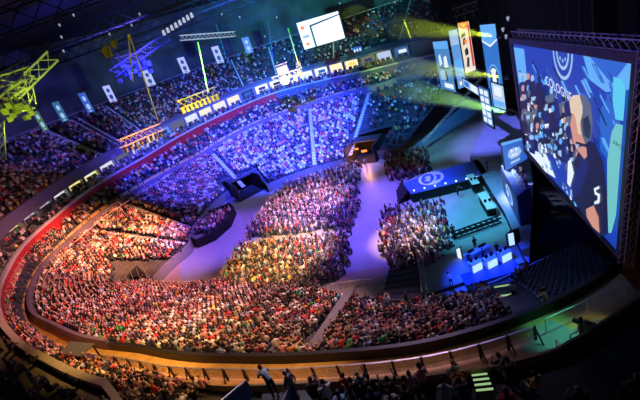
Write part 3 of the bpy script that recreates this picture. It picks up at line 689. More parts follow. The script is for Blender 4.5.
# ---- hospitality boxes: one lit room each behind the balcony
tn = 52.0; kbox = 0
while tn < 232:
    r = float(rR(tn))+3.6; w_t = math.degrees(4.6/r); t0, t1 = tn+.06*w_t, tn+.94*w_t; x, y = proj(pt(tn+w_t/2, r, ZL+1.5)); tn += w_t
    if not -30 < x < 660: continue
    R_ = random.Random(kbox)
    if x < 100: c = R_.choice([(.8, .75, .45), (.9, .78, .25), (.75, .72, .7), (.5, .45, .5)]); st = 1.0
    elif x < 170: c = R_.choice([(.6, .65, .95), (.15, .3, .8), (.8, .8, .9)]); st = .9
    elif x < 260: c = R_.choice([(.7, .75, 1), (.9, .8, .6), (.1, .2, .7)]); st = 1.1
    elif x < 372: c = R_.choice([(1, .8, .5), (1, .9, .7), (.9, .9, 1)]); st = 1.2
    else: c = R_.choice([(.3, .5, .9), (.6, .7, 1), (.9, .85, .6), (.05, .15, .4)]); st = .8
    if R_.random() < .12: st *= .15
    nm = {True: 'bright', False: 'dim'}[st > .5]
    t = empty('hospitality_box', pt(tn-w_t/2, r, ZL), None, 'hospitality box', 'lit boxes under the upper tier')
    t['label'] = '%s hospitality box under the upper tier, %s from its stage end' % (nm, ordn(kbox+1)); kbox += 1
    T_ = np.linspace(t0, t1, 3); rc = lambda off: (lambda q: rR(q)+3.6-off)
    m = MB(); strip(m, T_, lambda q: (rc(.05)(q), ZL+.75), lambda q: (rc(.05)(q), ZU-.35)); part(m, 'lit_wall', emis('box_%d_%d_%d_%d' % (c[0]*100, c[1]*100, c[2]*100, st*100), c, st), t)
    m = MB()
    for q in (t0, t1): wall_band(m, [q-.1, q+.1], rc(1.0), .9, ZL+.1, ZU-.3)
    part(m, 'partition', mat('box_partition', (.35, .35, .38)), t)
    m = MB()
    for f in (.3, .65):
        q = t0+(t1-t0)*f; m.box(pt(q, float(rc(.6)(q)), ZL+1.0), (.9, .5, .8), rz=math.radians(q)+pi/2)
    part(m, 'counter', mat('box_counter', (.08, .07, .08)), t)
    if R_.random() < .6:
        m = MB(); q = t0+(t1-t0)*.5; strip(m, np.linspace(q-.25*w_t, q+.2*w_t, 2), lambda q: (rc(.12)(q), ZL+1.5), lambda q: (rc(.12)(q), ZU-.9)); part(m, 'wall_sign', EM[R_.choice(['midblue', 'navy', 'white', 'yellow'])], t)

# ---- aisle stairs
def aisle(tier, name, t, i0, i1, label, w_=1.1, m_=pale):
    mbb = MB()
    for i in range(i0, i1):
        r = tier.r(t, i); d = float(tier.r(t, i+1)-r); z = tier.z(i); h_ = tier.z(1)-tier.z(0)
        for k in (0, 1): mbb.box(pt(t, float(r)+d*(.25+.5*k), z+.02+h_*.5*k/2+.02), (d*.5, w_, .05+h_*.5*k), rz=math.radians(t))
    tag(mbb.build('aisle_stairs', m_), label, 'stairs', name)
for n, t in enumerate(lowA): aisle(lower, 'stairs of the lower tier', t, 1, 25, 'pale stairs cutting the lower tier, %s counted from the stage end' % ordn(n+1), .8)
for n, t in enumerate(sorted(upA)): aisle(upper, 'stairs of the upper tier', t, 0, 23, 'pale lit stairs climbing the upper tier, %s counted from the stage end' % ordn(n+1), .45, white)
def stair_line(a, b, n, wdt, m_, label, lit=None):
    a = np.array(a); b = np.array(b); d = b-a; rz = math.atan2(d[1], d[0]); L = np.linalg.norm(d[:2])/n
    t = empty('stair_flight', tuple(a), label, 'stairs'); mb_ = MB(); ml = MB()
    for i in range(n):
        p = a+d*(i+.5)/n; mb_.box((p[0], p[1], p[2]+.02), (L*1.02, wdt, .16), rz=rz)
        if lit and i in lit: ml.box((p[0]-math.cos(rz)*L*.35, p[1]-math.sin(rz)*L*.35, p[2]+.115), (L*.35, wdt*.85, .03), rz=rz)
    part(mb_, 'steps', m_, t)
    if lit: part(ml, 'lit_nosing', emis('nosing', (.38, .62, .28), .8), t)
    return t
stair_line(near_stair[0], near_stair[1], 26, .95, mat('grey_stairs', (.13, .12, .15), .8), 'pale stairs running up the near stand between the crowded blocks')
stair_line(right_stair[0], right_stair[1], 22, 1.5, concrete, 'stairs with glowing steps beside the empty dark seats', lit=(2, 8, 12, 17, 20))

# ---- cross walk inside the left stand, white rail lines
for pts, z, lab in (([(69, 247), (87, 231), (105, 216)], 8.6, 'white rail along the back of the left block'), ([(105, 216), (128, 201), (150, 187), (172, 173)], 8.6, 'long white rail behind the blue lit block'),
                    ([(113, 281), (150, 281), (200, 282), (225, 283)], 2.2, 'thin rail in front of the near block by the floor'), ([(330, 284), (352, 281), (372, 279)], 1.2, 'low white barrier at the near end of the floor aisle')):
    t = empty('rail', (0, 0, 0), lab, 'rail'); P_ = [at(x, y, z+.4) for x, y in pts]; m = MB()
    for a, b in zip(P_, P_[1:]): m.bar(a, b, .06)
    m.build('handrail', alu, t); m = MB()
    for a, b in zip(P_, P_[1:]):
        for f in np.linspace(0, 1, 6): p = a*(1-f)+b*f; m.bar(p, p-np.array([0, 0, 1.0]), .03)
    m.build('posts', alu, t)

# ---- tunnels under the far stand
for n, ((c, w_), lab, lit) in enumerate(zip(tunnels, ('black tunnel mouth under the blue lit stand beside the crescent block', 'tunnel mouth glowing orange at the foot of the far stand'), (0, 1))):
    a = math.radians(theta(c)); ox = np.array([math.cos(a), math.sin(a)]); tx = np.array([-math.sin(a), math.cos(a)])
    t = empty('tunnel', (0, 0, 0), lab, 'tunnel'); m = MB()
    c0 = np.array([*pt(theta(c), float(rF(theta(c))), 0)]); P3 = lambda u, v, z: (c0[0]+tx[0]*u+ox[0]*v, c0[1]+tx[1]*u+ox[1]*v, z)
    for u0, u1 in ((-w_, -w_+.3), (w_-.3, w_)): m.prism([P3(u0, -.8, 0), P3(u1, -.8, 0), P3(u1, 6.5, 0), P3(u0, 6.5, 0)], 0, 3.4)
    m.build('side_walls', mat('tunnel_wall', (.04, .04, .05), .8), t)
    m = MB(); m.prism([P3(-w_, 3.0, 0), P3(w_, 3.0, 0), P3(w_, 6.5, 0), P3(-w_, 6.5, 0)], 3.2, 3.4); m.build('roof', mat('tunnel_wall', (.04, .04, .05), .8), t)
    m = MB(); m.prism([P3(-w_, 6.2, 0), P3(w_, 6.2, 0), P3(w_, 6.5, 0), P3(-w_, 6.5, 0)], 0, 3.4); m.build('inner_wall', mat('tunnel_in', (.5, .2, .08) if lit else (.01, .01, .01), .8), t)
    m = MB(); m.prism([P3(-w_, -.8, 0), P3(w_, -.8, 0), P3(w_, 6.5, 0), P3(-w_, 6.5, 0)], 0.01, .05); m.build('tunnel_floor', black, t)
    if lit:
        m = MB(); m.box(P3(.3, 2.4, 1.5), (1.2, .15, .45), rz=a+pi/2); m.box(P3(1.6, 2.0, 2.3), (.8, .15, .35), rz=a+pi/2); m.build('warm_lamp', emis('warm', (1, .25, .04), 1.6), t)
        l = bpy.data.lights.new('tunnel_glow', 'POINT'); l.energy = 900; l.color = (1, .35, .08); l.shadow_soft_size = .5; lo = bpy.data.objects.new('tunnel_glow', l); col.objects.link(lo); lo.location = P3(0, .8, 2.6)
# open stair void by the left end
t = empty('stair_void', (0, 0, 0), 'dark open stairwell at the corner between left and near stands', 'stairwell')
m = MB(); pv = [at(x, y, 2.6)[:2] for x, y in ((114, 271), (136, 265), (149, 280), (116, 281))]; m.prism([(*p, 0) for p in pv], .02, 3.2); m.build('pit_dark_block', black, t)  # solid black block; the stairwell's darkness is put into its colour
m = MB()
for i in range(4):
    a = at(122+i*7, 269-i*.6, 3.4); b = at(127+i*7, 281, 3.4); m.bar(a, b, .05)
m.build('railing', steel, t)

# ---- crescent block with black wall
bl = [(188, 238), (193, 228), (210, 215), (230, 207), (234, 211), (229, 223), (214, 236), (198, 243)]
wp = [at(x, y, .8)[:2] for x, y in bl]; t = empty('crescent_block', (0, 0, 0), 'raised crescent seating block with a black curved wall on the floor', 'seating block')
m = MB(); m.prism([(*p, 0) for p in wp], 0, .85); m.build('deck', concrete, t)
m = MB(); cc = np.mean(wp, axis=0)
for i in range(len(wp)):
    a, b = wp[i], wp[(i+1) % len(wp)]
    if i in (0, 1): continue
    o1, o2 = a+(a-cc)*.06, b+(b-cc)*.06; m.prism([(*a, 0), (*b, 0), (*o2, 0), (*o1, 0)], 0, 1.6)
m.build('black_wall', black, t)

# ---- floor pieces
disc = [at(x, y, 0.0)[:2] for x, y in ((186, 284), (180, 276), (180, 266), (184, 256), (192, 247), (204, 238), (220, 225), (240, 212), (245, 232), (225, 262), (212, 284))]
m = MB(); m.prism([(*p, 0) for p in disc], 0.004, .03); structure(m.build('floor_covering', mat('glossy_vinyl', (.42, .40, .46), .16, spec=.6)))
tf = [at(x, y, 0)[:2] for x, y in ((334, 282), (345, 274), (382, 267), (386, 268), (383, 280), (372, 284), (350, 288))]
m = MB(); m.prism([(*at(x, y, 0)[:2], 0) for x, y in ((148, 285), (186, 244), (193, 246.5), (185, 256), (181, 266), (181, 276), (186, 285))], .004, .028); structure(m.build('floor_boards', mat('plywood', (.5, .34, .24), .6)))
m = MB(); m.prism([(*p, 0) for p in tf], 0.004, .04); structure(m.build('floor_plywood', mat('plywood', (.5, .34, .24), .6)))

# ---- black covered block beside the near floor crowd
bx = [at(x, y, 1.6)[:2] for x, y in ((388, 272), (418, 265), (423, 296), (418, 306), (378, 308), (384, 290))]
t = empty('covered_platform', (0, 0, 0), 'black cloth covered platform between floor crowd and stage corner', 'platform')
m = MB(); m.prism([(*p, 0) for p in bx], 0, 1.6); m.build('cloth_cover', navy, t)
m = MB()
for i in range(6):
    f = i/6; a = np.array([*(bx[0]*(1-f)+bx[4]*f), 1.62]); b = np.array([*(bx[1]*(1-f)+bx[3]*f), 1.62]); m.bar(a, b, .05)
m.build('cloth_fold', darkmetal, t)

# ---- stage
def deck(name, lab, pts, z, top, side, cat='stage'):
    t = empty(name, (0, 0, 0), lab, cat); w_ = [(*at(x, y, z)[:2], 0) for x, y in pts]
    m = MB(); m.prism(w_, max(0, z-.12), z); m.build('deck', top, t); m = MB(); m.prism([(CEN[0]*0+p[0]*.998+np.mean([q[0] for q in w_])*.002, p[1]*.998+np.mean([q[1] for q in w_])*.002, 0) for p in w_], .01, max(.02, z-.12)); m.build('skirt', side, t)
    return t
stage_m = mat('stage_teal', (.30, .38, .42), .4, noise=.1, scale=.6); blue_m = mat('carpet_blue', (.04, .10, .5), .7)
deck('stage', 'low teal lit stage floor along the foot of the near stand', [(425, 294), (421, 268), (452, 240), (446, 212), (452, 203), (474, 196), (498, 204), (512, 232), (524, 262)], .5, stage_m, darkmetal)
deck('stage', 'pale lilac main stage deck under the displays', [(470, 156), (487, 122), (512, 110), (528, 132), (533, 190), (529, 262), (524, 256), (505, 213)], 1.5, mat('stage_lilac', (.35, .33, .55), .35), mat('stage_side', (.01, .012, .04), .6))
CW = deck('catwalk', 'raised blue runway with an oval emblem reaching into the floor', [(403, 183), (455, 166), (478, 159), (487, 172), (478, 177), (411, 194)], 1.5, blue_m, black)
c = at(431, 178, 1.52); qx = at(443, 176, 1.52)-c; qy = at(431, 172, 1.52)-c
def flat_poly(mb_, c, ax, ay, pts, z): mb_.poly([(c[0]+ax[0]*u+ay[0]*v, c[1]+ax[1]*u+ay[1]*v, z) for u, v in pts])
m = MB(); flat_poly(m, c, qx, qy, ell(0, 0, 1.08, 1.05, 28), 1.506); m.build('emblem_oval', white, CW)
m = MB(); flat_poly(m, c, qx, qy, ell(-.3, 0, .55, .8, 20), 1.512); flat_poly(m, c, qx, qy, [(.35, -.5), (.8, -.3), (.8, .3), (.35, .5), (.5, 0)], 1.512); m.build('emblem_blue', mat('emb', (.03, .12, .5)), CW)
m = MB(); flat_poly(m, c, qx, qy, [(-.6, -.3), (-.1, -.5), (0, 0), (-.1, .5), (-.6, .3), (-.35, 0)], 1.518); m.build('emblem_mark', white, CW)
for i in range(7):
    a = at(414+i*10.5, 190.5-i*2.35, 1.55); m = MB(); m.sphere(a, .16, 8); tag(m.build('runway_lamp', emis('lamp_blue', (.6, .8, 1), 2)), 'small white lamp on the near edge of the blue runway, %s from its tip' % ordn(i+1), 'lamp', 'lamps along the runway edge')
t = empty('ramp', (0, 0, 0), 'black stepped ramp at the tip of the blue runway', 'ramp'); m = MB()
ra, rb, rc_, rd = [at(x, y, 1.0) for x, y in ((395, 186), (403, 182), (410, 193), (397, 199))]
for i in range(4):
    f = i/4; A_ = ra*(1-f)+rb*f; B_ = rd*(1-f)+rc_*f; f2 = (i+1)/4; A2 = ra*(1-f2)+rb*f2; B2 = rd*(1-f2)+rc_*f2; m.prism([A_, A2, B2, B_], 0, .35*(i+1))
m.build('steps', black, t)
# rows of seats for the near crowd's side of the stage: desks
def desk(lab, px, py, z, sz, rz, top, front, lit=None, cat='desk'):
    p = at(px, py, z); t = empty('desk', (p[0], p[1], z), lab, cat, rz=rz); m = MB(); m.box((0, 0, sz[2]-.04), (sz[0], sz[1], .08)); m.build('desk_top', top, t)
    m = MB(); m.box((0, 0, (sz[2]-.08)/2), (sz[0]*.94, sz[1]*.8, sz[2]-.08)); m.build('desk_body', front, t)
    if lit: m = MB(); m.box((0, -sz[1]*.46, sz[2]*.45), (sz[0]*.9, .04, sz[2]*.75)); m.build('lit_front', lit, t)
    m = MB()
    for k in (-.25, .25): m.box((k*sz[0], sz[1]*.1, sz[2]+.22), (sz[0]*.3, .05, .32)); m.box((k*sz[0], sz[1]*.12, sz[2]+.03), (.15, .12, .06))
    m.build('monitor', black, t); return t
rzs = math.radians(12)
litw = emis('lit_white', (.45, .72, 1), 1.15); cy = mat('desk_pale', (.6, .7, .8), .4)
desk('white analyst desk nearest the white standing panel', 476, 270, .5, (1.25, .8, 1.1), rzs, cy, cy, litw)
desk('middle one of the three white analyst desks', 491, 266, .5, (1.25, .8, 1.1), rzs, cy, cy, litw)
desk('white analyst desk nearest the main stage', 505, 260, .5, (1.25, .8, 1.1), rzs, cy, cy, litw)
desk('long pale counter behind the three white desks', 478, 257, .5, (3.0, .7, .9), rzs, cy, cy)
dz = lambda a, b: (lambda v: math.atan2(v[1], v[0])-pi/2)(at(*b, .5)-at(*a, .5))
desk('dark control desk beside the blue runway', 474, 187, .5, (1.0, 3.4, 1.3), dz((468, 178), (480, 196)), white, black)
desk('dark control desk with pale top beside the main stage steps', 488, 209, .5, (1.1, 4.6, 1.3), dz((481, 198), (494, 219)), white, black)
banner('standing_panel', 'bright white upright panel on the stage corner', 'panel', (458, 249), (462, 247), (462, 266), (458, 268), 39, 38.5, EM['white'], frame=darkmetal)
m = MB(); m.truss(at(452, 236, 1.1), at(500, 219, 1.1), .6, .6, .09); tag(m.build('low_truss', darkmetal), 'low lattice truss barrier lying across the teal stage', 'truss')
m = MB(); a, b = at(417, 200, 2.0), at(425, 293, 2.0)
m.truss(at(419, 250, 1.6), at(425, 293, 1.6), .5, .7, .05); tag(m.build('low_truss', steel), 'lattice truss barrier down the crowd edge of the stage', 'truss')
bf = mat('blue_front', (.02, .10, .55), .5)
ps = [at(x, y, .52) for x, y in ((466, 286), (521, 270), (514, 258), (460, 275))]; m = MB(); m.prism(ps, .51, .56); tag(m.build('glow_strip', bf), 'blue strip coloured as the floor glow in front of the white desks', 'glow_strip')  # blue glow on the stage floor, put into the colour of a strip
# player booth on the main stage
PB = empty('player_booth', (0, 0, 0), 'long team desk on the main stage with a row of white kit on top', 'desk')
A_, B_, C_, D_ = [at(x, y, 5.3) for x, y in ((501, 166), (513, 160), (530, 187), (517, 196))]
m = MB(); m.prism([A_, B_, C_, D_], 1.5, 5.3); m.build('booth_body', mat('booth_blue', (.16, .18, .5), .5), PB)
q = [np.array([A_[0], A_[1], 1.7]), np.array([D_[0], D_[1], 1.7]), np.array([D_[0], D_[1], 5.1]), np.array([A_[0], A_[1], 5.1])]
m = MB(); slab(m, q, .05, 0, 0, 1, 0, 1, .1); m.build('front_screen', EM['navy'], PB)
m = MB(); shape(m, q, ell(.5, .5, .22, .34, 20), 0, .13); m.build('emblem_oval', EM['pale'], PB); m = MB(); shape(m, q, ell(.5, .5, .15, .24, 20), 0, .15); m.build('emblem_blue', EM['midblue'], PB)
m = MB(); shape(m, q, [(.42, .4), (.48, .4), (.5, .5), (.47, .62), (.43, .62), (.4, .5)], 0, .17); m.build('emblem_mark', EM['white'], PB)
for k in range(8):
    f = (k+.5)/8; p = (A_*.45+B_*.55)*(1-f)+(D_*.45+C_*.55)*f
    m = MB(); m.box((p[0], p[1], 5.32+.28), (.08, .6, .5), rz=math.radians(20)); m.box((p[0], p[1], 5.33), (.3, .3, .05)); tag(m.build('player_monitor', mat('monitor_white', (.75, .78, .85), .4)), 'white monitor on the team desk, %s counted from the display end' % ordn(k+1), 'monitor', 'monitors on the team desk')
for k in range(8):
    f = (k+.5)/8; p = (B_*.85+A_*.15)*(1-f)+(C_*.85+D_*.15)*f
    person(STAND[0], (p[0], p[1], 4.9 if False else 5.3), facing((-1, -.2)), SHIRTS[1][1] if k % 2 else SHIRTS[5][1], HAIRS[k % 2][1], 'person in %s shirt behind the team desk, %s from the display end' % ('white' if k % 2 else 'navy', ordn(k+1)), 'players behind the team desk')
banner('stage_display', 'small bright lit box at the near corner of the main stage', 'display', (508, 233), (516, 231), (516, 244), (509, 246), 37, 36.5, emis('corner', (.4, .6, 1), 1.3), frame=black, th=.3)
m = MB(); m.poly([(17.2, 31.5, .02), (60, 5, .02), (60, 70, .02), (33, 60, .02), (29.5, 50, .02)]); structure(m.build('floor_dark_sheet', drape))  # black sheet added over the lit floor so this area stays dark
# black drapes closing the stage end of the hall
m = MB(); dp = [(42, 108), (42.5, 76), (34.5, 56), (27, 34.5), (31, 8)]
for a, b in zip(dp, dp[1:]):
    n_ = 14
    for i in range(n_):
        f0, f1 = i/n_, (i+1)/n_; s0, s1 = (.25 if i % 2 else -.25), (-.25 if i % 2 else .25)
        p = (a[0]+(b[0]-a[0])*f0+s0, a[1]+(b[1]-a[1])*f0); q_ = (a[0]+(b[0]-a[0])*f1+s1, a[1]+(b[1]-a[1])*f1)
        m.poly([(*p, 0), (*q_, 0), (*q_, 36), (*p, 36)])
tag(m.build('drape', drape), 'full height black drape closing off the hall behind the stage', 'drape')

# ---- near side: glass balustrade, stairs, standing people
rB = lambda t: rT(t)+1.35
G = empty('glass_balustrade', (CEN[0], CEN[1], 0), 'glass balustrade with dark posts along the tan walkway', 'balustrade')
tt = 197.0; posts = []
while tt < img_theta(545, 340, 9): posts.append(tt); tt += math.degrees(1.55/float(rB(tt)))
for a, b in zip(posts, posts[1:]):
    m = MB(); wall_band(m, [a+.15, (a+b)/2, b-.15], rB, .05, ZT+.12, ZT+.95); part(m, 'glass_panel', glassy, G)
for a in posts[:99]:
    m = MB(); m.box(pt(a, float(rB(a))+.03, ZT+.52), (.10, .16, 1.04), rz=math.radians(a)); m.bar(pt(a, float(rB(a))+.1, ZT+.9), pt(a, float(rB(a))+.55, ZT+.02), .05); part(m, 'post', darkmetal, G)
m = MB(); wall_band(m, ths(197, posts[-1]), lambda t: rB(t)-.03, .1, ZT+.98, ZT+1.04); part(m, 'top_rail', steel, G)
t = empty('stair_landing', (0, 0, 0), 'small landing with steps at the bottom edge where two men stand', 'stairs')
m = MB(); m.prism([at(x, y, 13.98)[:2] for x, y in ((262, 394), (305, 390), (330, 425), (262, 430))], 13.6, 13.98); m.build('landing_slab', concrete, t)
m = MB()
a0, a1, b0, b1 = [at(x, y, 14.0) for x, y in ((246, 388), (264, 388), (228, 430), (262, 430))]
for i in range(7):
    f0, f1 = i/7, (i+1)/7; m.prism([a0*(1-f0)+b0*f0, a1*(1-f0)+b1*f0, a1*(1-f1)+b1*f1, a0*(1-f1)+b0*f1], 12.3, 12.5+.22*i)
m.build('steps', mat('tan_steps', (.45, .32, .18), .7), t)
for (x0, y0), (x1, y1), lab in (((246, 381), (214, 408), 'navy panelled railing slanting down on the left of the short stairs'), ((292, 383), (278, 412), 'navy panelled railing between the two standing men')):
    a = at(x0, y0, 14.9); b = at(x1, y1, 15.6); t = empty('stair_railing', (0, 0, 0), lab, 'railing'); dn = np.array([0, 0, -.95]); w_ = np.array([.05, 0, 0])
    m = MB(); m.poly([a, b, b+dn, a+dn]); m.poly([b+w_, a+w_, a+w_+dn, b+w_+dn]); m.poly([a, a+w_, b+w_, b]); m.poly([a+dn, a, a+w_, a+w_+dn]); m.build('infill_panel', mat('navy_panel', (.03, .06, .2), .5), t)
    m = MB(); m.bar(a+[0, 0, .06], b+[0, 0, .06], .035, 6); m.build('handrail', steel, t)
    for f in (0, .25, .5, .75, 1): p = a*(1-f)+b*f; m = MB(); m.bar(p+dn-[0, 0, .25], p+[0, 0, .05], .03); m.build('post', steel, t)
p = at(277, 397, 14.0)
person(STAND[1], tuple(p), facing((-.5, .9)), (.55, .62, .75), HAIRS[1][1], 'standing man in pale grey shirt bending forward beside the stairs', None, 1.05)
p2 = at(299, 402, 14.0)
person(STAND[2], tuple(p2), facing((-.8, .5)), (.14, .17, .26), (.5, .42, .36), 'standing man in dark grey shirt facing the pale shirted man', None, 1.05)
for (x, y, z, lab, sh, hr, k, f) in ((418, 404, 13.6, 'person in pink white shirt standing at the front of the middle tier', (.75, .5, .42), 0, 0, (0, 1)),
        (360, 210, 0, 'person in dark clothes walking down the open floor aisle', (.05, .05, .08), 0, 2, (.2, 1)), (387, 214, 0, 'person in dark shirt standing at the corner of the floor crowd by the runway tip', (.03, .03, .05), 0, 0, (1, .3)),
        (400, 211, 0, 'person in grey shirt standing in the first row gap near the runway', (.3, .3, .35), 0, 0, (1, 0)), (476, 250, .5, 'person all in black standing on the teal stage behind the white desks', (.01, .01, .012), 0, 0, (-.3, 1)),
        (240, 196, 0, 'person in dark clothes standing before the black tunnel mouth', (.03, .03, .05), 0, 0, (0, -1)), (458, 196, .5, 'person in black crouching beside the blue runway', (.01, .01, .015), 0, 1, (1, .2)),
        (454, 237, .5, 'person in black at the crowd end of the low truss', (.01, .01, .015), 0, 0, (0, 1)), (366, 166, 0, 'person in white shirt on the floor in front of the glowing tunnel', (.7, .7, .7), 0, 0, (0, -1)),
        (452, 287, .5, 'person in white shirt kneeling on the near edge of the teal stage', (.7, .75, .8), 0, 1, (0, 1)), (488, 171, 1.5, 'person in black on the main stage edge beside the runway', (.01, .01, .02), 0, 0, (-1, 0)),
        (495, 212, .5, 'person in pale shirt at the control desk', (.6, .62, .7), 1, 0, (-1, 0)), (492, 203, .5, 'person in dark shirt at the control desk', (.03, .03, .06), 0, 0, (-1, 0)), (479, 186, .5, 'person in dark shirt at the runway control desk', (.03, .03, .05), 0, 0, (-1, 0)),
        (484, 262, .5, 'dark haired person in navy behind the middle white desk', (.02, .03, .1), 0, 0, (0, -1)), (498, 256, .5, 'dark haired person in black behind the white desk by the main stage', (.01, .01, .02), 0, 0, (0, -1)), (470, 266, .5, 'blond person in dark top behind the white desk by the standing panel', (.02, .02, .03), 2, 0, (0, -1)),
        (515, 300, 4.4, 'person in white shirt on the glowing stairs', (.6, .62, .7), 0, 0, (0, 1)), (545, 304, 6.6, 'person in red shirt seated row by the empty dark seats', (.6, .05, .05), 1, 0, (-.3, 1)), (549, 312, 7.4, 'person in yellow green top beside the person in red', (.5, .65, .12), 0, 1, (-.3, 1))):
    q = at(x, y, z); person(STAND[k], (*q[:2], z), facing(f), sh, HAIRS[hr][1], lab)

# ---- right corner: camera position, poles, green lit landing
cp = at(592, 347, 8.5)
m = MB(); lp = [at(x, y, 8.5)[:2] for x, y in ((531, 330), (550, 320), (572, 330), (604, 318), (612, 352), (578, 366), (560, 366), (520, 352))]
t = empty('landing', (0, 0, 0), 'green lit landing at the head of the glowing stairs', 'landing'); m.prism([(*p, 0) for p in lp], 8.2, 8.53); m.build('landing_slab', mat('landing', (.35, .38, .36), .6), t)
t = empty('broadcast_camera', tuple(cp), 'broadcast camera on a tripod on the yellow green lit platform', 'camera', rz=.5)
m = MB(); m.box((0, 0, 1.45), (.35, .7, .35)); m.box((0, .1, 1.68), (.1, .3, .1)); m.build('camera_body', mat('camera_body', (.08, .08, .08), .5), t)
m = MB(); m.bar((0, .3, 1.45), (0, .85, 1.45), .14, 10); m.build('lens', darkmetal, t)
for k in range(3):
    a = 2*pi*k/3; m = MB(); m.bar((0, 0, 1.27), (.5*math.cos(a), .5*math.sin(a), .02), .035, 5); m.build('leg', alu, t)
q = at(583, 343, 8.5); person(STAND[0], (*q[:2], 8.53), facing((-.4, 1)), (.35, .4, .2), HAIRS[0][1], 'camera operator in olive shirt beside the broadcast camera')
t = empty('camera_platform', (0, 0, 0), 'railed camera platform at the right corner lit yellow green', 'platform'); m = MB()
cor = [at(x, y, 9.6) for x, y in ((570, 335), (597, 320), (606, 332), (580, 350))]
for i in range(4):
    a, b = cor[i], cor[(i+1) % 4]; m.bar(a, b, .04)
    for f in (0, .33, .66): p = a*(1-f)+b*f; m.bar(p, p-np.array([0, 0, 1.1]), .025)
m.build('railing', alu, t)
m = MB(); m.prism([(*c_[:2], 0) for c_ in cor], 8.54, 8.62); m.build('platform_deck', mat('plat', (.5, .5, .4)), t)
for a, b, lab in (((556, 340), (595, 385), 'thin metal handrail slanting down below the green landing'), ((594, 318), (638, 355), 'thin dark rail slanting away from the camera platform'), ((545, 319), (628, 282), 'pale rail along the back of the empty dark seats')):
    m = MB(); m.bar(at(*a, 9.6), at(*b, 9.6), .035, 6)
    for f in (0, .5, 1): p = at(*a, 9.6)*(1-f)+at(*b, 9.6)*f; m.bar(p, p-np.array([0, 0, 1.]), .03)
    tag(m.build('handrail', alu), lab, 'handrail')
# glowing steps in the near middle tier
a = at(480, 377, 13.45); b = at(489, 404, 14.75)
stair_line(a, b, 10, .7, black, 'dark stairs with glowing green edges at the bottom of the near tier', lit=(0, 2, 4, 6))
a = at(196, 389, 8.6); stair_line(a, a+np.array([-1.0, -2.2, 1.0]), 5, 1.3, concrete, 'short stairs with glowing edges left of the two standing men', lit=(0, 2, 4))
t = empty('scoreboard', tuple(at(82, 357, 9.8)), 'dark panel tilted over the middle tier seats near the left corner', 'panel', rz=math.radians(150))
# a dark covered desk among the seats
m = MB(); m.box((0, 0, .9), (3.0, 1.3, .1)); m.build('panel_top', mat('slate', (.10, .11, .13), .5), t)
for sx in (-1.35, 1.35):
    for sy in (-.55, .55): m = MB(); m.box((sx, sy, .2), (.1, .1, 1.3)); m.build('leg', darkmetal, t)

# ---- empty seats by the stage: each its own
def seat_meshes():
    s_ = MB(); s_.box((0, .05, .42), (.44, .40, .07)); s_.box((0, .22, .40), (.40, .06, .05)); s_.box((0, -.1, .2), (.08, .2, .38))
    b_ = MB(); b_.box((0, -.18, .68), (.44, .06, .46)); b_.box((0, -.2, .93), (.36, .05, .06))
    sm = mat('seat_plastic', (.10, .11, .14), .45); a = s_.build('seat', sm); b = b_.build('backrest', sm); r = (a.data, b.data); bpy.data.objects.remove(a); bpy.data.objects.remove(b); return r
SM = seat_meshes(); ns = 0
for i in range(lower.n-1, 1, -1):
    for k, t in enumerate(np.arange(240, T1, .9)):
        if ns >= 292: break
        r = float(lower.r(t, i))+.4; p = pt(t, r, lower.z(i)); x, y = proj(p)
        if not (429 < x < 636 and 248 < y < 330) or seg_dist(p, *right_stair) < 1.1 or (x < 505 and y > 312): continue
        if x < 528 and i % 2: continue
        side = 'beyond' if x > 528 else 'before'
        e = empty('stadium_seat', p, 'empty dark folding seat in the %s row up from the stage, %s the glowing stairs' % (ordn(i+1), side), 'seat', 'empty seats by the stage', rz=facing((CEN[0]-p[0], CEN[1]-p[1])))
        for d_, n_ in zip(SM, ('seat', 'backrest')): c_ = bpy.data.objects.new(n_, d_); col.objects.link(c_); c_.parent = e
        ns += 1

# ---- rigging: trusses, light rigs, speakers, cables
def rig(name, lab, a, b, w_, bay, m_, heads=0, hm=None, cat='truss', r=.05):
    t = empty(name, tuple((np.array(a)+np.array(b))/2), lab, cat); m = MB(); m.truss(a, b, w_, bay, r); part(m, 'lattice', m_, t)
    for k in range(heads):
        f = (k+.5)/heads; p = np.array(a)*(1-f)+np.array(b)*f; mm = MB(); mm.box((p[0], p[1], p[2]-w_/2-.15), (.35, .35, .3)); mm.bar((p[0], p[1], p[2]-w_/2-.2), (p[0], p[1]-.1, p[2]-w_/2-.85), .22, 8, r2=.28); part(mm, 'lamp_head', hm or darkmetal, t)
    return t
rig('lighting_truss', 'long white truss hanging over the upper tier in the left half', atd(180, 38, 80), atd(235, 34, 84), .8, .8, emis('truss_glow', (.45, .52, .7), .75), r=.05)  # whole lattice emits, imitating light that falls on the white truss
rig('lighting_truss', 'short white truss above the stage banners', atd(453, 13, 62), atd(478, 5, 62), 1.0, .8, steel, 3)
rig('lighting_truss', 'dark lamp truss over the upper tier left of the yellow lit one', atd(120, 144, 60), atd(160, 127, 64), 1.0, .8, mat('truss_grey', (.16, .15, .15), .5), 8)
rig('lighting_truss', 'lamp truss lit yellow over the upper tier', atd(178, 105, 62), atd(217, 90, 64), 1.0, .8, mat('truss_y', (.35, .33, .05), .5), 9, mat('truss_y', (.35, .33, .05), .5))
rig('lighting_truss', 'dim truss at the left edge of the hall roof', atd(0, 78, 55), atd(30, 62, 58), .8, 1, steel)
rig('lighting_truss', 'dotted lamp truss high above the blue lit rig', atd(160, 30, 80), atd(192, 10, 82), .4, 2, darkmetal, 8, emis('dot_lamp', (.6, .6, .8), .8))
rig('lighting_truss', 'faint truss high at the top edge right of the white screen', atd(370, 20, 80), atd(430, 5, 80), .9, 1, mat('cable_grey', (.08, .08, .09), .5), r=.03)
rig('lighting_truss', 'faint lower truss right of the white screen', atd(368, 27, 82), atd(432, 13, 82), .9, 1, mat('cable_grey', (.08, .08, .09), .5), r=.03)
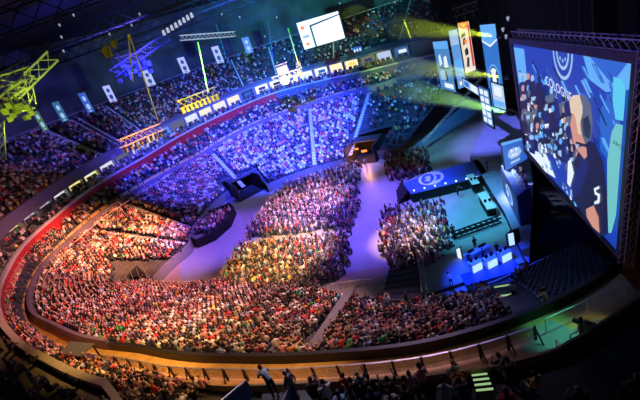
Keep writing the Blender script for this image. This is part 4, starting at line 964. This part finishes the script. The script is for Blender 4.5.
# yellow lit rig at the left
Y = empty('speaker_rig', (0, 0, 0), 'large truss rig with speakers lit bright yellow green at the left edge', 'rig')
m = MB(); m.truss(atd(4, 104, 50), atd(53, 56, 50), 1.1, 1.2, .09); m.truss(atd(-6, 84, 50), atd(32, 72, 50), .9, 1.2, .08); m.truss(atd(2, 100, 50), atd(26, 84, 48), .6, .9, .07); m.truss(atd(0, 112, 50), atd(33, 104, 50), .8, 1, .07)
m.build('lattice', alu, Y)
m = MB(); m.truss(atd(33, 104, 50), atd(26, 66, 50), .5, .9, .06); m.truss(atd(0, 110, 50), atd(3, 160, 50), .5, .9, .06); m.build('lattice_leg', alu, Y)
for k, (x, y) in enumerate(((5, 112), (10, 110), (16, 108), (22, 110), (28, 108))):
    p = atd(x, y, 48.5); m = MB(); m.box((p[0], p[1], p[2]+.35*(k % 2)), (.55, .5, .6), rz=.6+.3*k); m.box((p[0], p[1], p[2]-.75+.2*(k % 3)), (.5, .45, .45), rz=.7-.4*k); m.bar((p[0], p[1], p[2]+.4), (p[0], p[1], p[2]+1.8), .05); m.build('speaker_box', mat('speaker_grey', (.16, .16, .14)), Y)
# blue lit rig
Bq = empty('light_rig', (0, 0, 0), 'cluster of trusses and speakers lit deep blue above the upper tier', 'rig')
m = MB(); m.truss(atd(112, 74, 84), atd(168, 36, 84), 1.3, 1.4, .12); m.truss(atd(116, 62, 88), atd(150, 52, 88), 1.2, 1.4, .12); m.build('lattice', mat('rig_grey', (.05, .06, .09), .5), Bq)
for k in range(7):
    p = atd(118+k*5.2, 73-k*1.6-(k % 2)*5, 84); m = MB(); m.box(p, (.9, .8, 1.0+.4*(k % 3)), rz=.3*k); m.box(p-np.array([.3, 0, 1.3]), (.7, .6, .7), rz=-.4*k); m.bar(p, p+np.array([0, 0, 2.2]), .06); m.build('speaker_box', mat('rig_grey', (.05, .06, .09), .5), Bq)
# drum of lamps with the glaring spotlight
Gq = empty('light_rig', (0, 0, 0), 'rig lit amber carrying the glaring spotlight under the far boxes', 'rig')
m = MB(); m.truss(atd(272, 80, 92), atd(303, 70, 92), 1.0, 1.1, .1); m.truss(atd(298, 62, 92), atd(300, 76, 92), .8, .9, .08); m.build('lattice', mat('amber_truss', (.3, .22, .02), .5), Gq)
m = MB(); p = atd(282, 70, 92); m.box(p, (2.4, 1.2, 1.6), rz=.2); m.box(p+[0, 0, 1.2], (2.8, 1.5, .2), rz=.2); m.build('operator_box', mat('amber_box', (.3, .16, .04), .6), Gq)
m = MB()
for x, y in ((290, 76), (295, 79), (300, 73)): m.sphere(atd(x, y, 91.5), .45, 8)
m.build('lamp_head', emis('amber', (1, .7, .08), 1.2), Gq)
m = MB(); p = atd(285, 80, 90); m.sphere(p, .85, 14); m.build('spotlight', emis('glare', (1, .85, .55), 30), Gq)
for n, (x0, y0, x1, y1, d, cc, lab) in enumerate(((128, 34, 133, 82, 70, 'y', 'yellow lit hoist cable left of its twin near the blue rig'), (129, 34, 158, 120, 70, 'y', 'long yellow lit hoist cable beside the blue rig'), (198, 42, 208, 92, 72, 'y', 'yellow green hoist cable dropping to the yellow lamp truss'),
        (288, 28, 299, 66, 90, 'y', 'bright yellow hoist cable above the amber rig'), (106, 40, 122, 108, 70, 'g', 'dark hoist cable left of the blue rig'), (216, 24, 226, 58, 90, 'b', 'bluish cable right of the white truss'), (268, 20, 273, 60, 95, 'b', 'bluish cable left of the amber rig'),
        (404, 20, 412, 42, 90, 'w', 'white lit cable right of the white screen'), (435, 12, 442, 34, 80, 'g', 'grey cable over the stage banners'), (508, 86, 530, 86, 50, 'g', 'short dark stay behind the banners'))):
    if n == 9: continue
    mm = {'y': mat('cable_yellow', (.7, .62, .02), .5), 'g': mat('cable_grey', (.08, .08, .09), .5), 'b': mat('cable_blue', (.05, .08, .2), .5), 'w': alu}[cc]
    m = MB(); m.bar(atd(x0, y0, d), atd(x1, y1, d), .10 if cc == 'y' else .07, 5); tag(m.build('hoist_cable', mm), lab, 'cable')
m = MB()
for pts in ([(100, 50), (108, 44), (113, 56), (106, 58)], [(110, 42), (117, 38), (116, 49), (112, 47)]):
    P_ = [atd(x, y, 75) for x, y in pts]; m.poly(P_); m.poly([p+np.array([0, .3, 0]) for p in P_][::-1])
    for i in range(4): m.poly([P_[i], P_[i]+np.array([0, .3, 0]), P_[(i+1) % 4]+np.array([0, .3, 0]), P_[(i+1) % 4]])
tag(m.build('folded_flag', mat('flag_y', (.22, .22, .01), .7)), 'small yellow cloth hanging at the blue rig', 'cloth')
# pairs of lamps on the rig over the stage
for k, (x, y, d) in enumerate(((508, 20, 56), (503, 31, 57), (506, 38, 56), (74, 16, 90), (60, 26, 90), (62, 38, 90), (132, 26, 92), (140, 15, 92), (110, 35, 92), (64, 52, 88), (340, 4, 110), (395, 3, 110), (240, 18, 110), (222, 15, 110), (265, 37, 110), (277, 18, 110))):
    p = atd(x, y, d); m = MB(); m.sphere(p, .12, 8); m.box((p[0], p[1], p[2]+.25), (.25, .25, .25)); tag(m.build('roof_lamp', emis('roof_lamp', (.4, .45, .6), .7)), 'tiny roof lamp, %s' % ('beside the tall emblem banner number %s from top' % ordn(k+1) if k < 3 else '%s of the scattered points under the dark roof' % ordn(k-2)), 'lamp', 'small lamps under the roof')
# every grouping empty sits at the base of its thing
bpy.context.view_layer.update()
for e in [o for o in col.objects if o.type == 'EMPTY' and o.parent is None and o.location.length < 1e-6]:
    P_ = [np.array(c.matrix_world @ Vector(q)) for c in col.objects if c.parent == e and c.type == 'MESH' for q in c.bound_box]
    if not P_: continue
    P_ = np.array(P_); lo, hi = P_.min(0), P_.max(0); base = Vector(((lo[0]+hi[0])/2, (lo[1]+hi[1])/2, lo[2]))
    for c in [c for c in col.objects if c.parent == e]: c.location = Vector(c.location)-base
    e.location = base
# ------------------------------------------------------------------ view + lights
scn.view_settings.view_transform = 'Standard'; scn.view_settings.look = 'None'; scn.view_settings.gamma = 1; scn.view_settings.exposure = 0
w = bpy.data.worlds.new('world'); scn.world = w; w.use_nodes = True
w.node_tree.nodes['Background'].inputs[0].default_value = (.05, .07, .2, 1); w.node_tree.nodes['Background'].inputs[1].default_value = .06
def spot(src, dst, c, power, ang, blend=.6, r=.4):
    l = bpy.data.lights.new('spot', 'SPOT'); l.energy = power; l.color = c; l.spot_size = math.radians(ang); l.spot_blend = blend; l.shadow_soft_size = r
    o = bpy.data.objects.new('stage_spot', l); col.objects.link(o); o.location = src
    o.rotation_euler = (Vector(dst)-Vector(src)).to_track_quat('-Z', 'Y').to_euler(); return o

K = 1000
def wash(x, y, z, dst_d, src, c, kw, ang, blend=.8):      # a stage lamp aimed at the spot of the hall seen there
    return spot(src, tuple(at(x, y, z)), c, kw*K, ang, blend, .35)
# blue washes on the far stands
wash(290, 140, 4, 0, (2, 62, 34), (.03, .06, 1), 1000, 60)
wash(190, 175, 4, 0, (-6, 55, 34), (.06, .06, 1), 420, 44)
wash(395, 110, 5, 0, (10, 60, 34), (.01, .14, .55), 180, 44)
spot((0, 90, 38), (-12, 136, 21), (.03, .08, 1), 130*K, 76, .8)
spot((-14, 72, 38), (-50, 100, 20), (.16, .12, .9), 70*K, 54, .8)
spot((-20, 55, 37), (-58, 68, 18), (.8, .26, .42), 11*K, 54, .8)
wash(270, 150, 5, 0, (15, 60, 36), (.6, .5, 1), 35, 60)
wash(513, 172, 5.5, 0, (15, 43, 22), (.8, .85, 1), 9, 22)
# orange and warm on the left stand
wash(115, 248, 5, 0, (-4, 52, 35), (1, .36, .14), 330, 32)
wash(60, 262, 8, 0, (-4, 50, 35), (1, .30, .25), 40, 34)
wash(100, 275, 5, 0, (-2, 40, 35), (1, .42, .35), 80, 46)
# near stand, pinkish white
wash(150, 315, 5, 0, (4, 52, 36), (1, .33, .37), 125, 40)
wash(255, 312, 5, 0, (8, 55, 36), (1, .52, .48), 105, 38)
wash(370, 325, 6, 0, (10, 52, 36), (.8, .45, .7), 42, 32)
wash(450, 330, 7, 0, (12, 50, 36), (.3, .3, 1), 10, 26)
# floor crowd: warm yellow, pink, blue
wash(283, 256, 0, 0, (-2, 42, 35), (1, .60, .22), 210, 30)
wash(305, 207, 0, 0, (2, 55, 35), (.85, .50, 1), 230, 30)
wash(405, 238, 0, 0, (4, 48, 35), (1, .52, .26), 105, 18)
wash(365, 215, 0, 0, (6, 60, 36), (.16, .09, 1), 170, 48)
wash(340, 170, 0, 0, (6, 66, 36), (.2, .2, 1), 120, 34)
wash(215, 240, 0, 0, (-4, 55, 34), (.26, .12, 1), 110, 36)
# stage: cyan
wash(465, 215, 0, 0, (8, 40, 30), (.10, .65, 1), 55, 36)
wash(495, 280, 0, 0, (10, 34, 12), (.01, .06, 1), 22, 50)
wash(500, 135, 1, 0, (18, 55, 26), (.20, .26, 1), 70, 38)
wash(440, 148, 0, 0, (6, 50, 32), (.10, .5, .8), 45, 18)
wash(430, 178, 1, 0, (8, 56, 30), (.05, .2, 1), 40, 22)
wash(520, 185, 3, 0, (14, 50, 24), (.45, .55, 1), 110, 16)
# walkway and corner
wash(150, 352, 8, 0, (-14, 26, 24), (1, .50, .10), 14, 66)
wash(60, 335, 9, 0, (-24, 40, 26), (1, .42, .12), 6, 60)
wash(250, 372, 8, 0, (-4, 20, 22), (1, .52, .15), 5, 70)
wash(370, 378, 8, 0, (2, 22, 22), (.8, .5, .4), 1.6, 60)
wash(290, 390, 14, 0, (-2, 20, 24), (.85, .75, .9), 1.6, 46)
wash(360, 395, 13, 0, (2, 24, 26), (.8, .55, .8), 1.5, 60)
wash(190, 392, 11, 0, (-9, 26, 26), (1, .5, .3), 2.5, 60)
wash(552, 340, 8, 0, (12, 17, 15), (.12, 1, .55), .9, 30)
wash(592, 335, 8, 0, (15, 14, 14), (.8, 1, .15), .4, 24)
wash(575, 215, 0, 0, (16, 40, 30), (.03, .08, 1), 8, 30)
wash(560, 290, 4, 0, (10, 24, 30), (.1, .25, 1), 2.0, 46)
# rigs picked out by their own lamps
spot(tuple(atd(36, 122, 44)), tuple(atd(22, 90, 50)), (.55, .8, .02), 2.2*K, 120)
spot(tuple(atd(146, 82, 78)), tuple(atd(138, 56, 84)), (.01, .03, 1), 28*K, 110)
spot(tuple(atd(200, 112, 58)), tuple(atd(200, 96, 64)), (1, .9, .05), 3*K, 100)
spot(tuple(atd(295, 84, 86)), tuple(atd(288, 74, 92)), (1, .6, .05), 6*K, 100)
spot(tuple(atd(140, 126, 62)), tuple(atd(140, 70, 70)), (1, .9, .03), .5*K, 50)
# teal glow on the back wall and the roof
spot((-16, 60, 26), tuple(atd(310, 5, 150)), (.02, .45, .5), 300*K, 52, 1)
spot((10, 70, 24), tuple(atd(400, 20, 130)), (.05, .3, .6), 30*K, 40, 1)
spot((-20, 70, 20), tuple(atd(200, 45, 150)), (.08, .16, .3), 200*K, 70, 1)
# light shafts in the stage haze
def beam(a, b, ra, rb, c, kw, dens, lab):
    a = Vector(a); b = Vector(b); n = MB(); n.bar(a, b, ra, 16, r2=rb)
    name = 'haze_%.2f' % dens
    if name not in MATS:
        m = bpy.data.materials.new(name); m.use_nodes = True; nt = m.node_tree; nt.nodes.remove(nt.nodes['Principled BSDF'])
        v = nt.nodes.new('ShaderNodeVolumeScatter'); v.inputs['Density'].default_value = dens; v.inputs['Anisotropy'].default_value = .2
        nt.links.new(v.outputs[0], nt.nodes['Material Output'].inputs['Volume']); MATS[name] = m
    tag(n.build('light_shaft', MATS[name], smooth=True), lab, 'haze')
    f = MB(); d = (a-b).normalized(); f.bar(a+d*.9, a+d*.2, .25, 10, r2=.35); f.box(tuple(a+d*1.0), (.5, .5, .3)); tag(f.build('moving_head_lamp', darkmetal), 'lamp of the '+lab.replace(' in the haze', '').replace('yellow green', 'yellow'), 'lamp')
    f = math.degrees(2*math.atan((rb-ra)/(b-a).length)); spot(tuple(a), tuple(b), c, kw*K, max(3, f*1.0), .3, .15)
beam(atd(498, 36, 57), atd(396, 26, 100), .3, 3.0, (.65, .9, .03), 290, .03, 'yellow green light shaft in the haze, uppermost of three by the banners')
beam(atd(505, 77, 57), atd(398, 66, 96), .3, 3.0, (.65, .9, .03), 290, .03, 'yellow green light shaft in the haze, middle of three by the banners')
beam(atd(508, 113, 54), atd(404, 88, 88), .3, 3.0, (.35, .9, .10), 300, .03, 'green light shaft in the haze, lowest of three by the banners')
scn.cycles.use_denoising = True; scn.cycles.volume_bounces = 0; scn.cycles.sample_clamp_indirect = 6
